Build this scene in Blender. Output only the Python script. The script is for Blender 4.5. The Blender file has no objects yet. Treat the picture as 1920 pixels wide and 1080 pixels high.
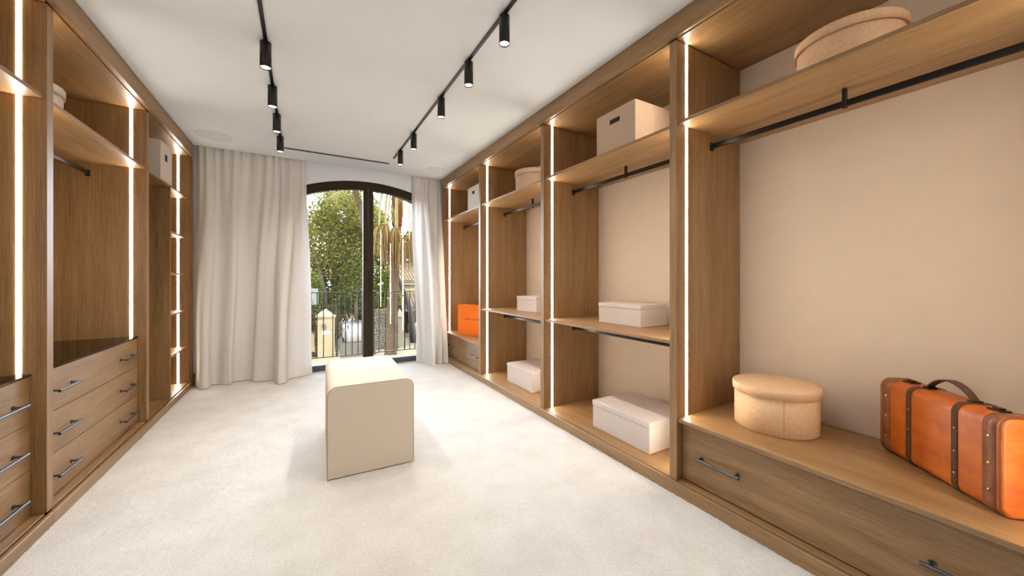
import bpy, bmesh, math, random
import numpy as np
from mathutils import Vector, Matrix

# ------------------------------------------------------------------ scene, camera, world, sun
S = bpy.context.scene
COL = S.collection
CAM_H = 1.2
cam = bpy.data.cameras.new('camera')
cam.sensor_width = 36.0
cam.lens = 685.0 / 1920.0 * 36.0
cam.shift_y = -18.0 / 1920.0
cam.clip_start = 0.02
cam.clip_end = 300
camo = bpy.data.objects.new('camera', cam)
COL.objects.link(camo)
camo.location = (0, 0, CAM_H)
camo.rotation_euler = (math.radians(90), 0, -math.atan(393.0 / 685.0))
S.camera = camo
S.view_settings.view_transform = 'Standard'
S.view_settings.look = 'None'
S.view_settings.exposure = 0.0
S.view_settings.gamma = 1.0
S.view_settings.use_curve_mapping = False
S.cycles.max_bounces = 10
S.cycles.diffuse_bounces = 6
S.cycles.transparent_max_bounces = 16
S.cycles.sample_clamp_indirect = 6.0
S.cycles.caustics_reflective = False
S.cycles.caustics_refractive = False

SKY_STRENGTH = 22.0
SUN_STRENGTH = 14.0
LED_STRENGTH = 62.0
SPOT_WATTS = 29.0
w = bpy.data.worlds.new('pale_sky')
S.world = w
w.use_nodes = True
bg = w.node_tree.nodes['Background']
bg.inputs[0].default_value = (0.77, 0.90, 1.08, 1)
bg.inputs[1].default_value = SKY_STRENGTH
sun = bpy.data.lights.new('sun', 'SUN')
sun.energy = SUN_STRENGTH
sun.angle = math.radians(2.0)
sun.color = (1.0, 0.86, 0.60)
suno = bpy.data.objects.new('sun', sun)
COL.objects.link(suno)
suno.rotation_euler = Vector((0.35, 0.75, -0.75)).to_track_quat('-Z', 'Y').to_euler()
suno.location = (0, -4, 12)

# ------------------------------------------------------------------ helpers
W = {}                                   # world position of every parent used below


def srgb(r, g, b):
    f = lambda c: (c / 255 / 12.92) if c / 255 <= 0.04045 else ((c / 255 + 0.055) / 1.055) ** 2.4
    return (f(r), f(g), f(b), 1)


def tag(o, label=None, cat=None, group=None, kind=None):
    if label: o['label'] = label
    if cat: o['category'] = cat
    if group: o['group'] = group
    if kind: o['kind'] = kind
    return o


def thing(name, loc, label=None, cat=None, group=None, rz=None, kind=None):
    o = bpy.data.objects.new(name, None)
    o.empty_display_size = 0.1
    COL.objects.link(o)
    o.location = loc
    W[o] = Vector(loc)
    if rz is not None:
        o.rotation_euler = (0, 0, rz)
        W[o] = Vector((0, 0, 0))         # children of turned things are given in local space
    tag(o, label, cat, group, kind)
    return o


def link(name, me, mat, parent=None, at=(0, 0, 0), smooth=False, local=None):
    o = bpy.data.objects.new(name, me)
    COL.objects.link(o)
    if mat is not None and not me.materials:
        me.materials.append(mat)
    if smooth:
        me.polygons.foreach_set('use_smooth', [True] * len(me.polygons))
    at = Vector(at)
    if parent is not None:
        o.parent = parent
        o.location = at - W[parent]
    else:
        o.location = at
    W[o] = at
    return o


def bm_mesh(bm, name):
    me = bpy.data.meshes.new(name)
    bmesh.ops.recalc_face_normals(bm, faces=bm.faces[:])
    bm.to_mesh(me)
    bm.free()
    return me


def add_box(bm, lo, hi, bev=0.0, seg=1):
    lo, hi = Vector(lo), Vector(hi)
    c, d = (lo + hi) / 2, hi - lo
    r = bmesh.ops.create_cube(bm, size=1.0, matrix=Matrix.Translation(c) @ Matrix.Diagonal((d.x, d.y, d.z, 1)))
    if bev > 0:
        vs = set(r['verts'])
        es = [e for e in bm.edges if e.verts[0] in vs and e.verts[1] in vs]
        bmesh.ops.bevel(bm, geom=es, offset=bev, segments=seg, profile=0.5, affect='EDGES')


def add_cyl(bm, p0, p1, r, n=16, r2=None, caps=True):
    p0, p1 = Vector(p0), Vector(p1)
    d = p1 - p0
    q = Vector((0, 0, 1)).rotation_difference(d.normalized()).to_matrix().to_4x4()
    bmesh.ops.create_cone(bm, cap_ends=caps, segments=n, radius1=r, radius2=r if r2 is None else r2, depth=d.length,
                          matrix=Matrix.Translation((p0 + p1) / 2) @ q)


def box(name, lo, hi, mat, parent=None, bev=0.0012, seg=1):
    c = (Vector(lo) + Vector(hi)) / 2
    bm = bmesh.new()
    add_box(bm, Vector(lo) - c, Vector(hi) - c, bev, seg)
    return link(name, bm_mesh(bm, name), mat, parent, c)


def pts_mesh(name, verts, faces):
    me = bpy.data.meshes.new(name)
    me.from_pydata([tuple(v) for v in verts], [], faces)
    me.update()
    bm = bmesh.new()
    bm.from_mesh(me)
    bmesh.ops.recalc_face_normals(bm, faces=bm.faces[:])
    bm.to_mesh(me)
    bm.free()
    return me


def tube_mesh(name, path, radii, n=10):
    """tapering tube along a list of points"""
    V, F = [], []
    path = [Vector(p) for p in path]
    up = Vector((0.31, 0.17, 0.93)).normalized()
    for i, p in enumerate(path):
        t = (path[min(i + 1, len(path) - 1)] - path[max(i - 1, 0)]).normalized()
        a = t.cross(up)
        if a.length < 1e-3: a = t.cross(Vector((1, 0, 0)))
        a.normalize()
        b = t.cross(a)
        for k in range(n):
            th = 2 * math.pi * k / n
            V.append(p + (a * math.cos(th) + b * math.sin(th)) * radii[i])
    for i in range(len(path) - 1):
        for k in range(n):
            F.append((i * n + k, i * n + (k + 1) % n, (i + 1) * n + (k + 1) % n, (i + 1) * n + k))
    F.append(tuple(range(n)))
    F.append(tuple((len(path) - 1) * n + k for k in range(n)))
    return pts_mesh(name, V, F)


# ------------------------------------------------------------------ materials
def new_mat(name):
    m = bpy.data.materials.new(name)
    m.use_nodes = True
    nt = m.node_tree
    b = nt.nodes['Principled BSDF']
    return m, nt, b


def node(nt, t, **kw):
    n = nt.nodes.new(t)
    for k, v in kw.items():
        setattr(n, k, v)
    return n


def plain(name, col, rough=0.5, metal=0.0, spec=None, noise=0.0, nscale=20.0, bump=0.0, coat=0.0):
    m, nt, b = new_mat(name)
    b.inputs['Base Color'].default_value = col
    b.inputs['Roughness'].default_value = rough
    b.inputs['Metallic'].default_value = metal
    if spec is not None: b.inputs['Specular IOR Level'].default_value = spec
    if coat: b.inputs['Coat Weight'].default_value = coat
    if noise or bump:
        tc = node(nt, 'ShaderNodeTexCoord')
        nz = node(nt, 'ShaderNodeTexNoise')
        nz.inputs['Scale'].default_value = nscale
        nz.inputs['Detail'].default_value = 6
        nt.links.new(tc.outputs['Object'], nz.inputs['Vector'])
        if noise:
            mx = node(nt, 'ShaderNodeMixRGB', blend_type='MIX')
            mx.inputs['Color1'].default_value = tuple(c * (1 - noise) for c in col[:3]) + (1,)
            mx.inputs['Color2'].default_value = tuple(min(1, c * (1 + noise)) for c in col[:3]) + (1,)
            nt.links.new(nz.outputs['Fac'], mx.inputs['Fac'])
            nt.links.new(mx.outputs[0], b.inputs['Base Color'])
        if bump:
            bp = node(nt, 'ShaderNodeBump')
            bp.inputs['Strength'].default_value = bump
            bp.inputs['Distance'].default_value = 0.01
            nt.links.new(nz.outputs['Fac'], bp.inputs['Height'])
            nt.links.new(bp.outputs[0], b.inputs['Normal'])
    return m


OAK_L = (0.41, 0.256, 0.120, 1)
OAK_M = (0.305, 0.174, 0.072, 1)
OAK_D = (0.178, 0.090, 0.032, 1)


def oak(name, axis):
    """straight-grained oak veneer, the grain along one object axis"""
    m, nt, b = new_mat(name)
    tc = node(nt, 'ShaderNodeTexCoord')
    oi = node(nt, 'ShaderNodeObjectInfo')
    off = node(nt, 'ShaderNodeVectorMath', operation='SCALE')
    off.inputs[0].default_value = (13.1, 7.7, 9.3)
    nt.links.new(oi.outputs['Random'], off.inputs['Scale'])
    add = node(nt, 'ShaderNodeVectorMath', operation='ADD')
    nt.links.new(tc.outputs['Object'], add.inputs[0])
    nt.links.new(off.outputs[0], add.inputs[1])

    def nz(long, cross, detail, dist=0.0):
        mp = node(nt, 'ShaderNodeMapping')
        sc = [cross] * 3
        sc[axis] = long
        mp.inputs['Scale'].default_value = sc
        nt.links.new(add.outputs[0], mp.inputs['Vector'])
        n = node(nt, 'ShaderNodeTexNoise')
        n.inputs['Scale'].default_value = 1.0
        n.inputs['Detail'].default_value = detail
        n.inputs['Roughness'].default_value = 0.6
        n.inputs['Distortion'].default_value = dist
        nt.links.new(mp.outputs[0], n.inputs['Vector'])
        return n
    broad = nz(0.9, 14.0, 3.0, 0.4)
    fine = nz(5.0, 190.0, 4.0)
    pores = nz(28.0, 520.0, 2.0)
    m1 = node(nt, 'ShaderNodeMath', operation='MULTIPLY_ADD')
    m1.inputs[1].default_value = 0.55
    nt.links.new(fine.outputs['Fac'], m1.inputs[0])
    m0 = node(nt, 'ShaderNodeMath', operation='MULTIPLY')
    m0.inputs[1].default_value = 0.45
    nt.links.new(broad.outputs['Fac'], m0.inputs[0])
    nt.links.new(m0.outputs[0], m1.inputs[2])
    cr = node(nt, 'ShaderNodeValToRGB')
    cr.color_ramp.elements[0].position = 0.30
    cr.color_ramp.elements[0].color = OAK_D
    cr.color_ramp.elements[1].position = 0.68
    cr.color_ramp.elements[1].color = OAK_L
    e = cr.color_ramp.elements.new(0.5)
    e.color = OAK_M
    nt.links.new(m1.outputs[0], cr.inputs['Fac'])
    pr = node(nt, 'ShaderNodeValToRGB')
    pr.color_ramp.elements[0].position = 0.32
    pr.color_ramp.elements[0].color = (0.62, 0.58, 0.55, 1)
    pr.color_ramp.elements[1].position = 0.46
    pr.color_ramp.elements[1].color = (1, 1, 1, 1)
    nt.links.new(pores.outputs['Fac'], pr.inputs['Fac'])
    mx = node(nt, 'ShaderNodeMixRGB', blend_type='MULTIPLY')
    mx.inputs['Fac'].default_value = 0.7
    nt.links.new(cr.outputs[0], mx.inputs['Color1'])
    nt.links.new(pr.outputs[0], mx.inputs['Color2'])
    nt.links.new(mx.outputs[0], b.inputs['Base Color'])
    b.inputs['Roughness'].default_value = 0.40
    b.inputs['Specular IOR Level'].default_value = 0.6
    bp = node(nt, 'ShaderNodeBump')
    bp.inputs['Strength'].default_value = 0.12
    bp.inputs['Distance'].default_value = 0.002
    nt.links.new(fine.outputs['Fac'], bp.inputs['Height'])
    nt.links.new(bp.outputs[0], b.inputs['Normal'])
    return m


OAK_X, OAK_Y, OAK_Z = oak('oak_grain_x', 0), oak('oak_grain_y', 1), oak('oak_grain_z', 2)


def linen(name, col, amt=0.16, scale=620.0):
    """coarse woven cloth"""
    m, nt, b = new_mat(name)
    tc = node(nt, 'ShaderNodeTexCoord')
    outs = []
    for sc in ((scale * .1, scale, scale), (scale, scale * .1, scale), (scale, scale, scale * .1)):
        mp = node(nt, 'ShaderNodeMapping')
        mp.inputs['Scale'].default_value = sc
        nt.links.new(tc.outputs['Object'], mp.inputs['Vector'])
        n = node(nt, 'ShaderNodeTexNoise')
        n.inputs['Scale'].default_value = 1.0
        n.inputs['Detail'].default_value = 2
        nt.links.new(mp.outputs[0], n.inputs['Vector'])
        outs.append(n)
    ad = node(nt, 'ShaderNodeMath', operation='ADD')
    ab = node(nt, 'ShaderNodeMath', operation='ADD')
    nt.links.new(outs[0].outputs['Fac'], ab.inputs[0])
    nt.links.new(outs[1].outputs['Fac'], ab.inputs[1])
    nt.links.new(ab.outputs[0], ad.inputs[0])
    nt.links.new(outs[2].outputs['Fac'], ad.inputs[1])
    cr = node(nt, 'ShaderNodeMapRange')
    cr.inputs['From Min'].default_value = 1.15
    cr.inputs['From Max'].default_value = 1.85
    nt.links.new(ad.outputs[0], cr.inputs['Value'])
    mx = node(nt, 'ShaderNodeMixRGB')
    mx.inputs['Color1'].default_value = tuple(c * (1 - amt) for c in col[:3]) + (1,)
    mx.inputs['Color2'].default_value = tuple(min(1, c * (1 + amt)) for c in col[:3]) + (1,)
    nt.links.new(cr.outputs[0], mx.inputs['Fac'])
    nt.links.new(mx.outputs[0], b.inputs['Base Color'])
    b.inputs['Roughness'].default_value = 0.9
    b.inputs['Specular IOR Level'].default_value = 0.15
    bp = node(nt, 'ShaderNodeBump')
    bp.inputs['Strength'].default_value = 0.25
    bp.inputs['Distance'].default_value = 0.001
    nt.links.new(ad.outputs[0], bp.inputs['Height'])
    nt.links.new(bp.outputs[0], b.inputs['Normal'])
    return m


def emit(name, col, strength):
    m, nt, b = new_mat(name)
    nt.nodes.remove(b)
    e = node(nt, 'ShaderNodeEmission')
    e.inputs[0].default_value = col
    e.inputs[1].default_value = strength
    nt.links.new(e.outputs[0], nt.nodes['Material Output'].inputs[0])
    return m


def glass(name, tint=(1, 1, 1, 1), rough=0.0):
    m, nt, b = new_mat(name)
    nt.nodes.remove(b)
    tr = node(nt, 'ShaderNodeBsdfTransparent')
    tr.inputs[0].default_value = tint
    gl = node(nt, 'ShaderNodeBsdfGlossy')
    gl.inputs['Roughness'].default_value = rough
    fr = node(nt, 'ShaderNodeFresnel')
    fr.inputs['IOR'].default_value = 1.5
    mx = node(nt, 'ShaderNodeMixShader')
    nt.links.new(fr.outputs[0], mx.inputs[0])
    nt.links.new(tr.outputs[0], mx.inputs[1])
    nt.links.new(gl.outputs[0], mx.inputs[2])
    nt.links.new(mx.outputs[0], nt.nodes['Material Output'].inputs[0])
    return m


def cloth_translucent(name, col, amount):
    m, nt, b = new_mat(name)
    tc = node(nt, 'ShaderNodeTexCoord')
    nz = node(nt, 'ShaderNodeTexNoise')
    mp = node(nt, 'ShaderNodeMapping')
    mp.inputs['Scale'].default_value = (400, 400, 60)
    nt.links.new(tc.outputs['Object'], mp.inputs['Vector'])
    nz.inputs['Scale'].default_value = 1.0
    nt.links.new(mp.outputs[0], nz.inputs['Vector'])
    mx = node(nt, 'ShaderNodeMixRGB')
    mx.inputs['Color1'].default_value = tuple(c * .93 for c in col[:3]) + (1,)
    mx.inputs['Color2'].default_value = tuple(min(1, c * 1.05) for c in col[:3]) + (1,)
    nt.links.new(nz.outputs['Fac'], mx.inputs['Fac'])
    nt.links.new(mx.outputs[0], b.inputs['Base Color'])
    b.inputs['Roughness'].default_value = 0.85
    b.inputs['Specular IOR Level'].default_value = 0.2
    tl = node(nt, 'ShaderNodeBsdfTranslucent')
    nt.links.new(mx.outputs[0], tl.inputs[0])
    ms = node(nt, 'ShaderNodeMixShader')
    ms.inputs[0].default_value = amount
    nt.links.new(b.outputs[0], ms.inputs[1])
    nt.links.new(tl.outputs[0], ms.inputs[2])
    nt.links.new(ms.outputs[0], nt.nodes['Material Output'].inputs[0])
    return m


def leafy(name, c1, c2, amount=0.35):
    m, nt, b = new_mat(name)
    g = node(nt, 'ShaderNodeNewGeometry')
    mx = node(nt, 'ShaderNodeMixRGB')
    mx.inputs['Color1'].default_value = c1
    mx.inputs['Color2'].default_value = c2
    nt.links.new(g.outputs['Random Per Island'], mx.inputs['Fac'])
    nt.links.new(mx.outputs[0], b.inputs['Base Color'])
    b.inputs['Roughness'].default_value = 0.6
    b.inputs['Specular IOR Level'].default_value = 0.05
    tl = node(nt, 'ShaderNodeBsdfTranslucent')
    nt.links.new(mx.outputs[0], tl.inputs[0])
    ms = node(nt, 'ShaderNodeMixShader')
    ms.inputs[0].default_value = amount
    nt.links.new(b.outputs[0], ms.inputs[1])
    nt.links.new(tl.outputs[0], ms.inputs[2])
    nt.links.new(ms.outputs[0], nt.nodes['Material Output'].inputs[0])
    return m


def carpet_mat():
    m, nt, b = new_mat('cream_carpet')
    tc = node(nt, 'ShaderNodeTexCoord')
    n1 = node(nt, 'ShaderNodeTexNoise'); n1.inputs['Scale'].default_value = 260; n1.inputs['Detail'].default_value = 3
    n2 = node(nt, 'ShaderNodeTexNoise'); n2.inputs['Scale'].default_value = 5; n2.inputs['Detail'].default_value = 5
    for n in (n1, n2): nt.links.new(tc.outputs['Object'], n.inputs['Vector'])
    r1 = node(nt, 'ShaderNodeValToRGB')
    r1.color_ramp.elements[0].position = 0.3; r1.color_ramp.elements[0].color = (0.55, 0.54, 0.52, 1)
    r1.color_ramp.elements[1].position = 0.62; r1.color_ramp.elements[1].color = (0.765, 0.755, 0.735, 1)
    nt.links.new(n1.outputs['Fac'], r1.inputs['Fac'])
    r2 = node(nt, 'ShaderNodeValToRGB')
    r2.color_ramp.elements[0].position = 0.3; r2.color_ramp.elements[0].color = (0.90, 0.89, 0.87, 1)
    r2.color_ramp.elements[1].position = 0.65; r2.color_ramp.elements[1].color = (1, 1, 1, 1)
    nt.links.new(n2.outputs['Fac'], r2.inputs['Fac'])
    mx = node(nt, 'ShaderNodeMixRGB', blend_type='MULTIPLY'); mx.inputs['Fac'].default_value = 1
    nt.links.new(r1.outputs[0], mx.inputs['Color1']); nt.links.new(r2.outputs[0], mx.inputs['Color2'])
    nt.links.new(mx.outputs[0], b.inputs['Base Color'])
    b.inputs['Roughness'].default_value = 1.0
    b.inputs['Specular IOR Level'].default_value = 0.05
    bp = node(nt, 'ShaderNodeBump'); bp.inputs['Strength'].default_value = 0.6; bp.inputs['Distance'].default_value = 0.004
    nt.links.new(n1.outputs['Fac'], bp.inputs['Height']); nt.links.new(bp.outputs[0], b.inputs['Normal'])
    return m


M_CARPET = carpet_mat()
M_CEIL = plain('white_plaster', (0.83, 0.90, 0.97, 1), 0.9, noise=0.03, nscale=3, bump=0.02)
M_WALL = plain('beige_wallpaper', (0.66, 0.55, 0.44, 1), 0.85, noise=0.04, nscale=9, bump=0.05)
M_WALLW = plain('grey_white_paint', (0.78, 0.83, 0.92, 1), 0.9, noise=0.03, nscale=4)
M_BLACK = plain('black_metal', (0.012, 0.012, 0.013, 1), 0.38, metal=0.3)
M_SLOT = plain('dark_grey_slot', (0.045, 0.045, 0.048, 1), 0.6)
M_BLUE_REFLECT = plain('painted_bluish_reflection', (0.065, 0.080, 0.110, 1), 0.45)  # dark bottom frame with its bluish reflected light painted into the colour
M_RAIL = plain('satin_black_metal', (0.016, 0.017, 0.019, 1), 0.28, metal=0.6)
M_HANDLE = plain('gunmetal', (0.13, 0.13, 0.14, 1), 0.38, metal=0.95)
M_BRONZE = plain('dark_bronze_frame', (0.024, 0.014, 0.004, 1), 0.5, spec=0.25)
M_GAP = plain('shadow_gap', (0.01, 0.008, 0.006, 1), 0.9)
M_WHITE = plain('white_metal', (0.76, 0.81, 0.86, 1), 0.6)
M_LED = emit('warm_led_diffuser', (1.0, 0.87, 0.71, 1), LED_STRENGTH)
M_LAMP = emit('spot_lamp', (1.0, 0.82, 0.58, 1), 14.0)
M_GLASS = glass('window_glass')
M_SMOKE = glass('smoked_glass', (0.56, 0.47, 0.40, 1), 0.02)
M_LINEN_PINK = linen('pale_linen', (0.60, 0.525, 0.475, 1), 0.10)
M_LINEN_TAN = linen('tan_linen', (0.72, 0.485, 0.30, 1), 0.24)
M_LINEN_WARM = linen('warm_linen', (0.57, 0.42, 0.305, 1), 0.18)
M_BIN = linen('ivory_linen', (0.80, 0.73, 0.66, 1), 0.05)
M_HOLE = plain('painted_hole_shade', (0.03, 0.018, 0.01, 1), 0.9)
M_BOUCLE = plain('cream_boucle', (0.76, 0.675, 0.555, 1), 0.95, spec=0.1, noise=0.12, nscale=420, bump=0.5)
M_PIPE = plain('tan_piping', (0.42, 0.29, 0.17, 1), 0.8)
M_CURTAIN = cloth_translucent('linen_curtain', (0.92, 0.90, 0.87, 1), 0.32)
M_ORANGE = plain('orange_card', (0.90, 0.19, 0.012, 1), 0.45)
M_INK = plain('brown_ink', (0.08, 0.018, 0.006, 1), 0.6)
M_STONE = plain('cream_render', (0.108, 0.084, 0.047, 1), 0.9, spec=0.06, noise=0.06, nscale=3)
M_IRON = plain('iron_railing', (0.03, 0.026, 0.02, 1), 0.6, metal=0.3)
M_DRIVE = plain('pale_paving', (0.080, 0.062, 0.036, 1), 0.95, spec=0.06, noise=0.12, nscale=0.6)

# ------------------------------------------------------------------ room shell
ZC = 2.675                    # ceiling
YW = 5.36                     # window wall
XR, XL = 1.80, -1.056         # plinth fronts
XRB, XLB = 2.455, -1.69       # walls behind the wardrobes
YC = 5.25                     # edge of the ceiling in front of the curtain recess
YB = -1.6                     # wall behind the camera
LED_X0, LED_X1 = 0.081, 0.098


def struct(o):
    o['kind'] = 'structure'
    return o


struct(box('floor', (XLB - .2, YB - .2, -0.32), (XRB + .2, YW + .3, -0.022), M_DRIVE, bev=0))
struct(box('ceiling', (XLB - .2, YB - .2, ZC), (XRB + .2, YC, ZC + .3), M_CEIL, bev=0))
struct(box('trim_1', (XLB - .2, YC + .002, ZC + .18), (XRB + .2, YW + .3, ZC + .30), M_CEIL, bev=0))
struct(box('wall_left', (XLB - .2, YB, -0.02), (XLB, YW, ZC - .001), M_WALLW, bev=0))
struct(box('wall_right', (XRB, YB, -0.02), (XRB + .2, YW, ZC - .001), M_WALL, bev=0))
struct(box('wall_front', (XLB - .2, YB - .2, -0.02), (XRB + .2, YB - .001, ZC - .001), M_WALLW, bev=0))
struct(box('wall_near_right', (XR, YB + .002, -0.02), (XRB - .002, -0.001, ZC - .002), M_WALLW, bev=0))
struct(box('wall_near_left', (XLB + .002, YB + .002, -0.02), (XL, 1.355, ZC - .002), M_WALLW, bev=0))


def arc_z(x, peak, R, xc=0.789):
    return peak - (R - math.sqrt(R * R - (x - xc) ** 2))


def arch_wall(name, x0, x1, z0, z1, ox0, ox1, peak, R, y0, y1, mat, n=40, oz0=None):
    """wall slab with an arched doorway cut right through it"""
    V, F = [], []

    def quad(pts):
        i = len(V)
        V.extend(pts)
        F.append((i, i + 1, i + 2, i + 3))
    zb = z0 if oz0 is None else oz0
    xs = [ox0 + (ox1 - ox0) * k / n for k in range(n + 1)]
    for y in (y0, y1):
        quad([(x0, y, z0), (ox0, y, z0), (ox0, y, z1), (x0, y, z1)])
        quad([(ox1, y, z0), (x1, y, z0), (x1, y, z1), (ox1, y, z1)])
        if zb > z0: quad([(ox0, y, z0), (ox1, y, z0), (ox1, y, zb), (ox0, y, zb)])
        for a, b in zip(xs[:-1], xs[1:]):
            quad([(a, y, arc_z(a, peak, R)), (b, y, arc_z(b, peak, R)), (b, y, z1), (a, y, z1)])
    for a, b in zip(xs[:-1], xs[1:]):
        quad([(a, y0, arc_z(a, peak, R)), (b, y0, arc_z(b, peak, R)), (b, y1, arc_z(b, peak, R)), (a, y1, arc_z(a, peak, R))])
    for x in (ox0, ox1):
        quad([(x, y0, zb), (x, y1, zb), (x, y1, arc_z(x, peak, R)), (x, y0, arc_z(x, peak, R))])
    quad([(ox0, y0, zb), (ox1, y0, zb), (ox1, y1, zb), (ox0, y1, zb)])
    for x in (x0, x1): quad([(x, y0, z0), (x, y1, z0), (x, y1, z1), (x, y0, z1)])
    quad([(x0, y0, z1), (x1, y0, z1), (x1, y1, z1), (x0, y1, z1)])
    quad([(x0, y0, z0), (x1, y0, z0), (x1, y1, z0), (x0, y1, z0)])
    me = pts_mesh(name, V, F)
    bm = bmesh.new(); bm.from_mesh(me)
    bmesh.ops.remove_doubles(bm, verts=bm.verts[:], dist=1e-5)
    bmesh.ops.recalc_face_normals(bm, faces=bm.faces[:])
    bm.to_mesh(me); bm.free()
    return struct(link(name, me, mat))


OX0, OX1 = -0.05, 1.628
arch_wall('wall_back', XLB - .2, XRB + .2, -0.02, ZC + .178, OX0, OX1, 2.53, 2.2, YW, YW + .085, M_WALLW)
arch_wall('wall_facade', -8.0, 9.0, -3.1, 3.3, OX0 + .03, OX1 - .03, 2.488, 1.75, YW + .087, YW + .34, M_STONE, oz0=0.0)
struct(box('trim_2', (XLB - .3, YB - .3, ZC + .32), (XRB + .3, YW + .34, ZC + .5), M_STONE, bev=0))
struct(box('trim_3', (OX0 - .02, YW + .088, -0.05), (OX1 + .02, YW + .42, 0.022), M_STONE, bev=0.004))
struct(box('baseboard_back', (XLB, YW - .018, -0.01), (OX0 - .01, YW - .001, 0.13), OAK_X))
struct(box('trim_4', (XL + .011, 1.36, ZC - .005), (XL + .024, YC - .001, ZC - .0005), M_WHITE))

# carpet: a pile of uneven tufts up to the two plinths
def make_carpet():
    x0, x1, y0, y1, st = XL + .0008, XR - .0008, YB + .002, YW - .02, 0.011
    nx, ny = int((x1 - x0) / st), int((y1 - y0) / st)
    rng = np.random.default_rng(4)
    gx, gy = np.meshgrid(np.linspace(x0, x1, nx), np.linspace(y0, y1, ny))
    z = np.clip(rng.normal(0, 0.0011, gx.shape), -.003, .003) - 0.003
    jx = rng.uniform(-.004, .004, gx.shape); jy = rng.uniform(-.004, .004, gx.shape)
    jx[:, 0] = 0; jx[:, -1] = 0; jy[0] = 0; jy[-1] = 0
    V = np.stack([gx + jx, gy + jy, z], -1).reshape(-1, 3)
    i = np.arange(nx * ny).reshape(ny, nx)
    F = np.stack([i[:-1, :-1], i[:-1, 1:], i[1:, 1:], i[1:, :-1]], -1).reshape(-1, 4)
    me = bpy.data.meshes.new('carpet')
    me.vertices.add(len(V)); me.vertices.foreach_set('co', V.ravel())
    me.loops.add(F.size); me.loops.foreach_set('vertex_index', F.ravel().astype(np.int32))
    me.polygons.add(len(F))
    me.polygons.foreach_set('loop_start', np.arange(0, F.size, 4, dtype=np.int32))
    me.update(calc_edges=True)
    o = link('carpet', me, M_CARPET, smooth=True)
    tag(o, 'cream wall to wall pile carpet covering the whole floor', 'carpet')


make_carpet()

# ------------------------------------------------------------------ arched double door
def arch_band(bm, x0, x1, pk_lo, r_lo, pk_hi, r_hi, y0, y1, n=24):
    xs = [x0 + (x1 - x0) * k / n for k in range(n + 1)]
    rows = []
    for x in xs:
        a, b = arc_z(x, pk_lo, r_lo), arc_z(x, pk_hi, r_hi)
        rows.append([bm.verts.new(p) for p in ((x, y0, a), (x, y0, b), (x, y1, b), (x, y1, a))])
    for p, q in zip(rows[:-1], rows[1:]):
        for k in range(4):
            bm.faces.new((p[k], p[(k + 1) % 4], q[(k + 1) % 4], q[k]))
    bm.faces.new(rows[0]); bm.faces.new(rows[-1][::-1])


def add_post(bm, x0, x1, z0, pk, R, y0, y1):
    """upright whose top follows the arch"""
    c = [(x0, z0), (x1, z0), (x1, arc_z(x1, pk, R)), (x0, arc_z(x0, pk, R))]
    a = [bm.verts.new((x, y0, z)) for x, z in c]
    b = [bm.verts.new((x, y1, z)) for x, z in c]
    bm.faces.new(a); bm.faces.new(b[::-1])
    for k in range(4):
        bm.faces.new((a[k], a[(k + 1) % 4], b[(k + 1) % 4], b[k]))


door = thing('door_1', (0.789, YW, 0), 'arched bronze framed double glass door between the two curtains', 'door', kind='structure')
bm = bmesh.new()
arch_band(bm, OX0 + .001, OX1 - .001, 2.482, 2.17, 2.529, 2.2, YW + .004, YW + .075)
add_post(bm, OX0 + .001, OX0 + .03, 0.0, 2.484, 2.17, YW + .004, YW + .075)
add_post(bm, OX1 - .03, OX1 - .001, 0.0, 2.484, 2.17, YW + .004, YW + .075)
link('door_frame', bm_mesh(bm, 'door_frame'), M_BRONZE, door)
box('threshold', (OX0 + .031, YW - .004, -.015), (OX1 - .031, YW + .085, 0.0185), M_BLUE_REFLECT, door)
for side in (0, 1):
    xa, xb = (OX0 + .032, 0.787) if side == 0 else (0.791, OX1 - .032)
    bm = bmesh.new()
    ya, yb = YW - .004, YW + .06
    arch_band(bm, xa, xb, 2.413, 2.13, 2.480, 2.17, ya, yb)
    sw = 0.064
    for (p, q) in ((xa, xa + sw), (xb - sw, xb)):
        add_post(bm, p, q, 0.02, 2.416, 2.13, ya, yb)
    lf = link('door_leaf', bm_mesh(bm, 'door_leaf'), M_BRONZE, door)
    box('bottom_rail', (xa + sw + .0005, ya, 0.02), (xb - sw - .0005, yb, 0.068), M_BLUE_REFLECT, lf)
    # glazing
    xs = [xa + sw - .006 + (xb - xa - 2 * sw + .012) * k / 20 for k in range(21)]
    V, F = [], []
    for y in (YW + .022, YW + .042):
        i0 = len(V)
        for x in xs:
            V.append((x, y, 0.062)); V.append((x, y, arc_z(x, 2.417, 2.13)))
        for k in range(20):
            F.append((i0 + 2 * k, i0 + 2 * k + 2, i0 + 2 * k + 3, i0 + 2 * k + 1))
    link('glass_pane', pts_mesh('glass_pane', V, F), M_GLASS, lf)
    if side == 1:
        bm = bmesh.new()
        add_box(bm, (0.806, ya - .010, 1.04), (0.836, ya - .0005, 1.22), 0.003)
        add_cyl(bm, (0.821, ya - .010, 1.10), (0.821, ya - .045, 1.10), 0.008, 12)
        add_box(bm, (0.812, ya - .055, 0.99), (0.830, ya - .040, 1.115), 0.004)
        link('handle', bm_mesh(bm, 'handle'), M_BRONZE, lf)

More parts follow.
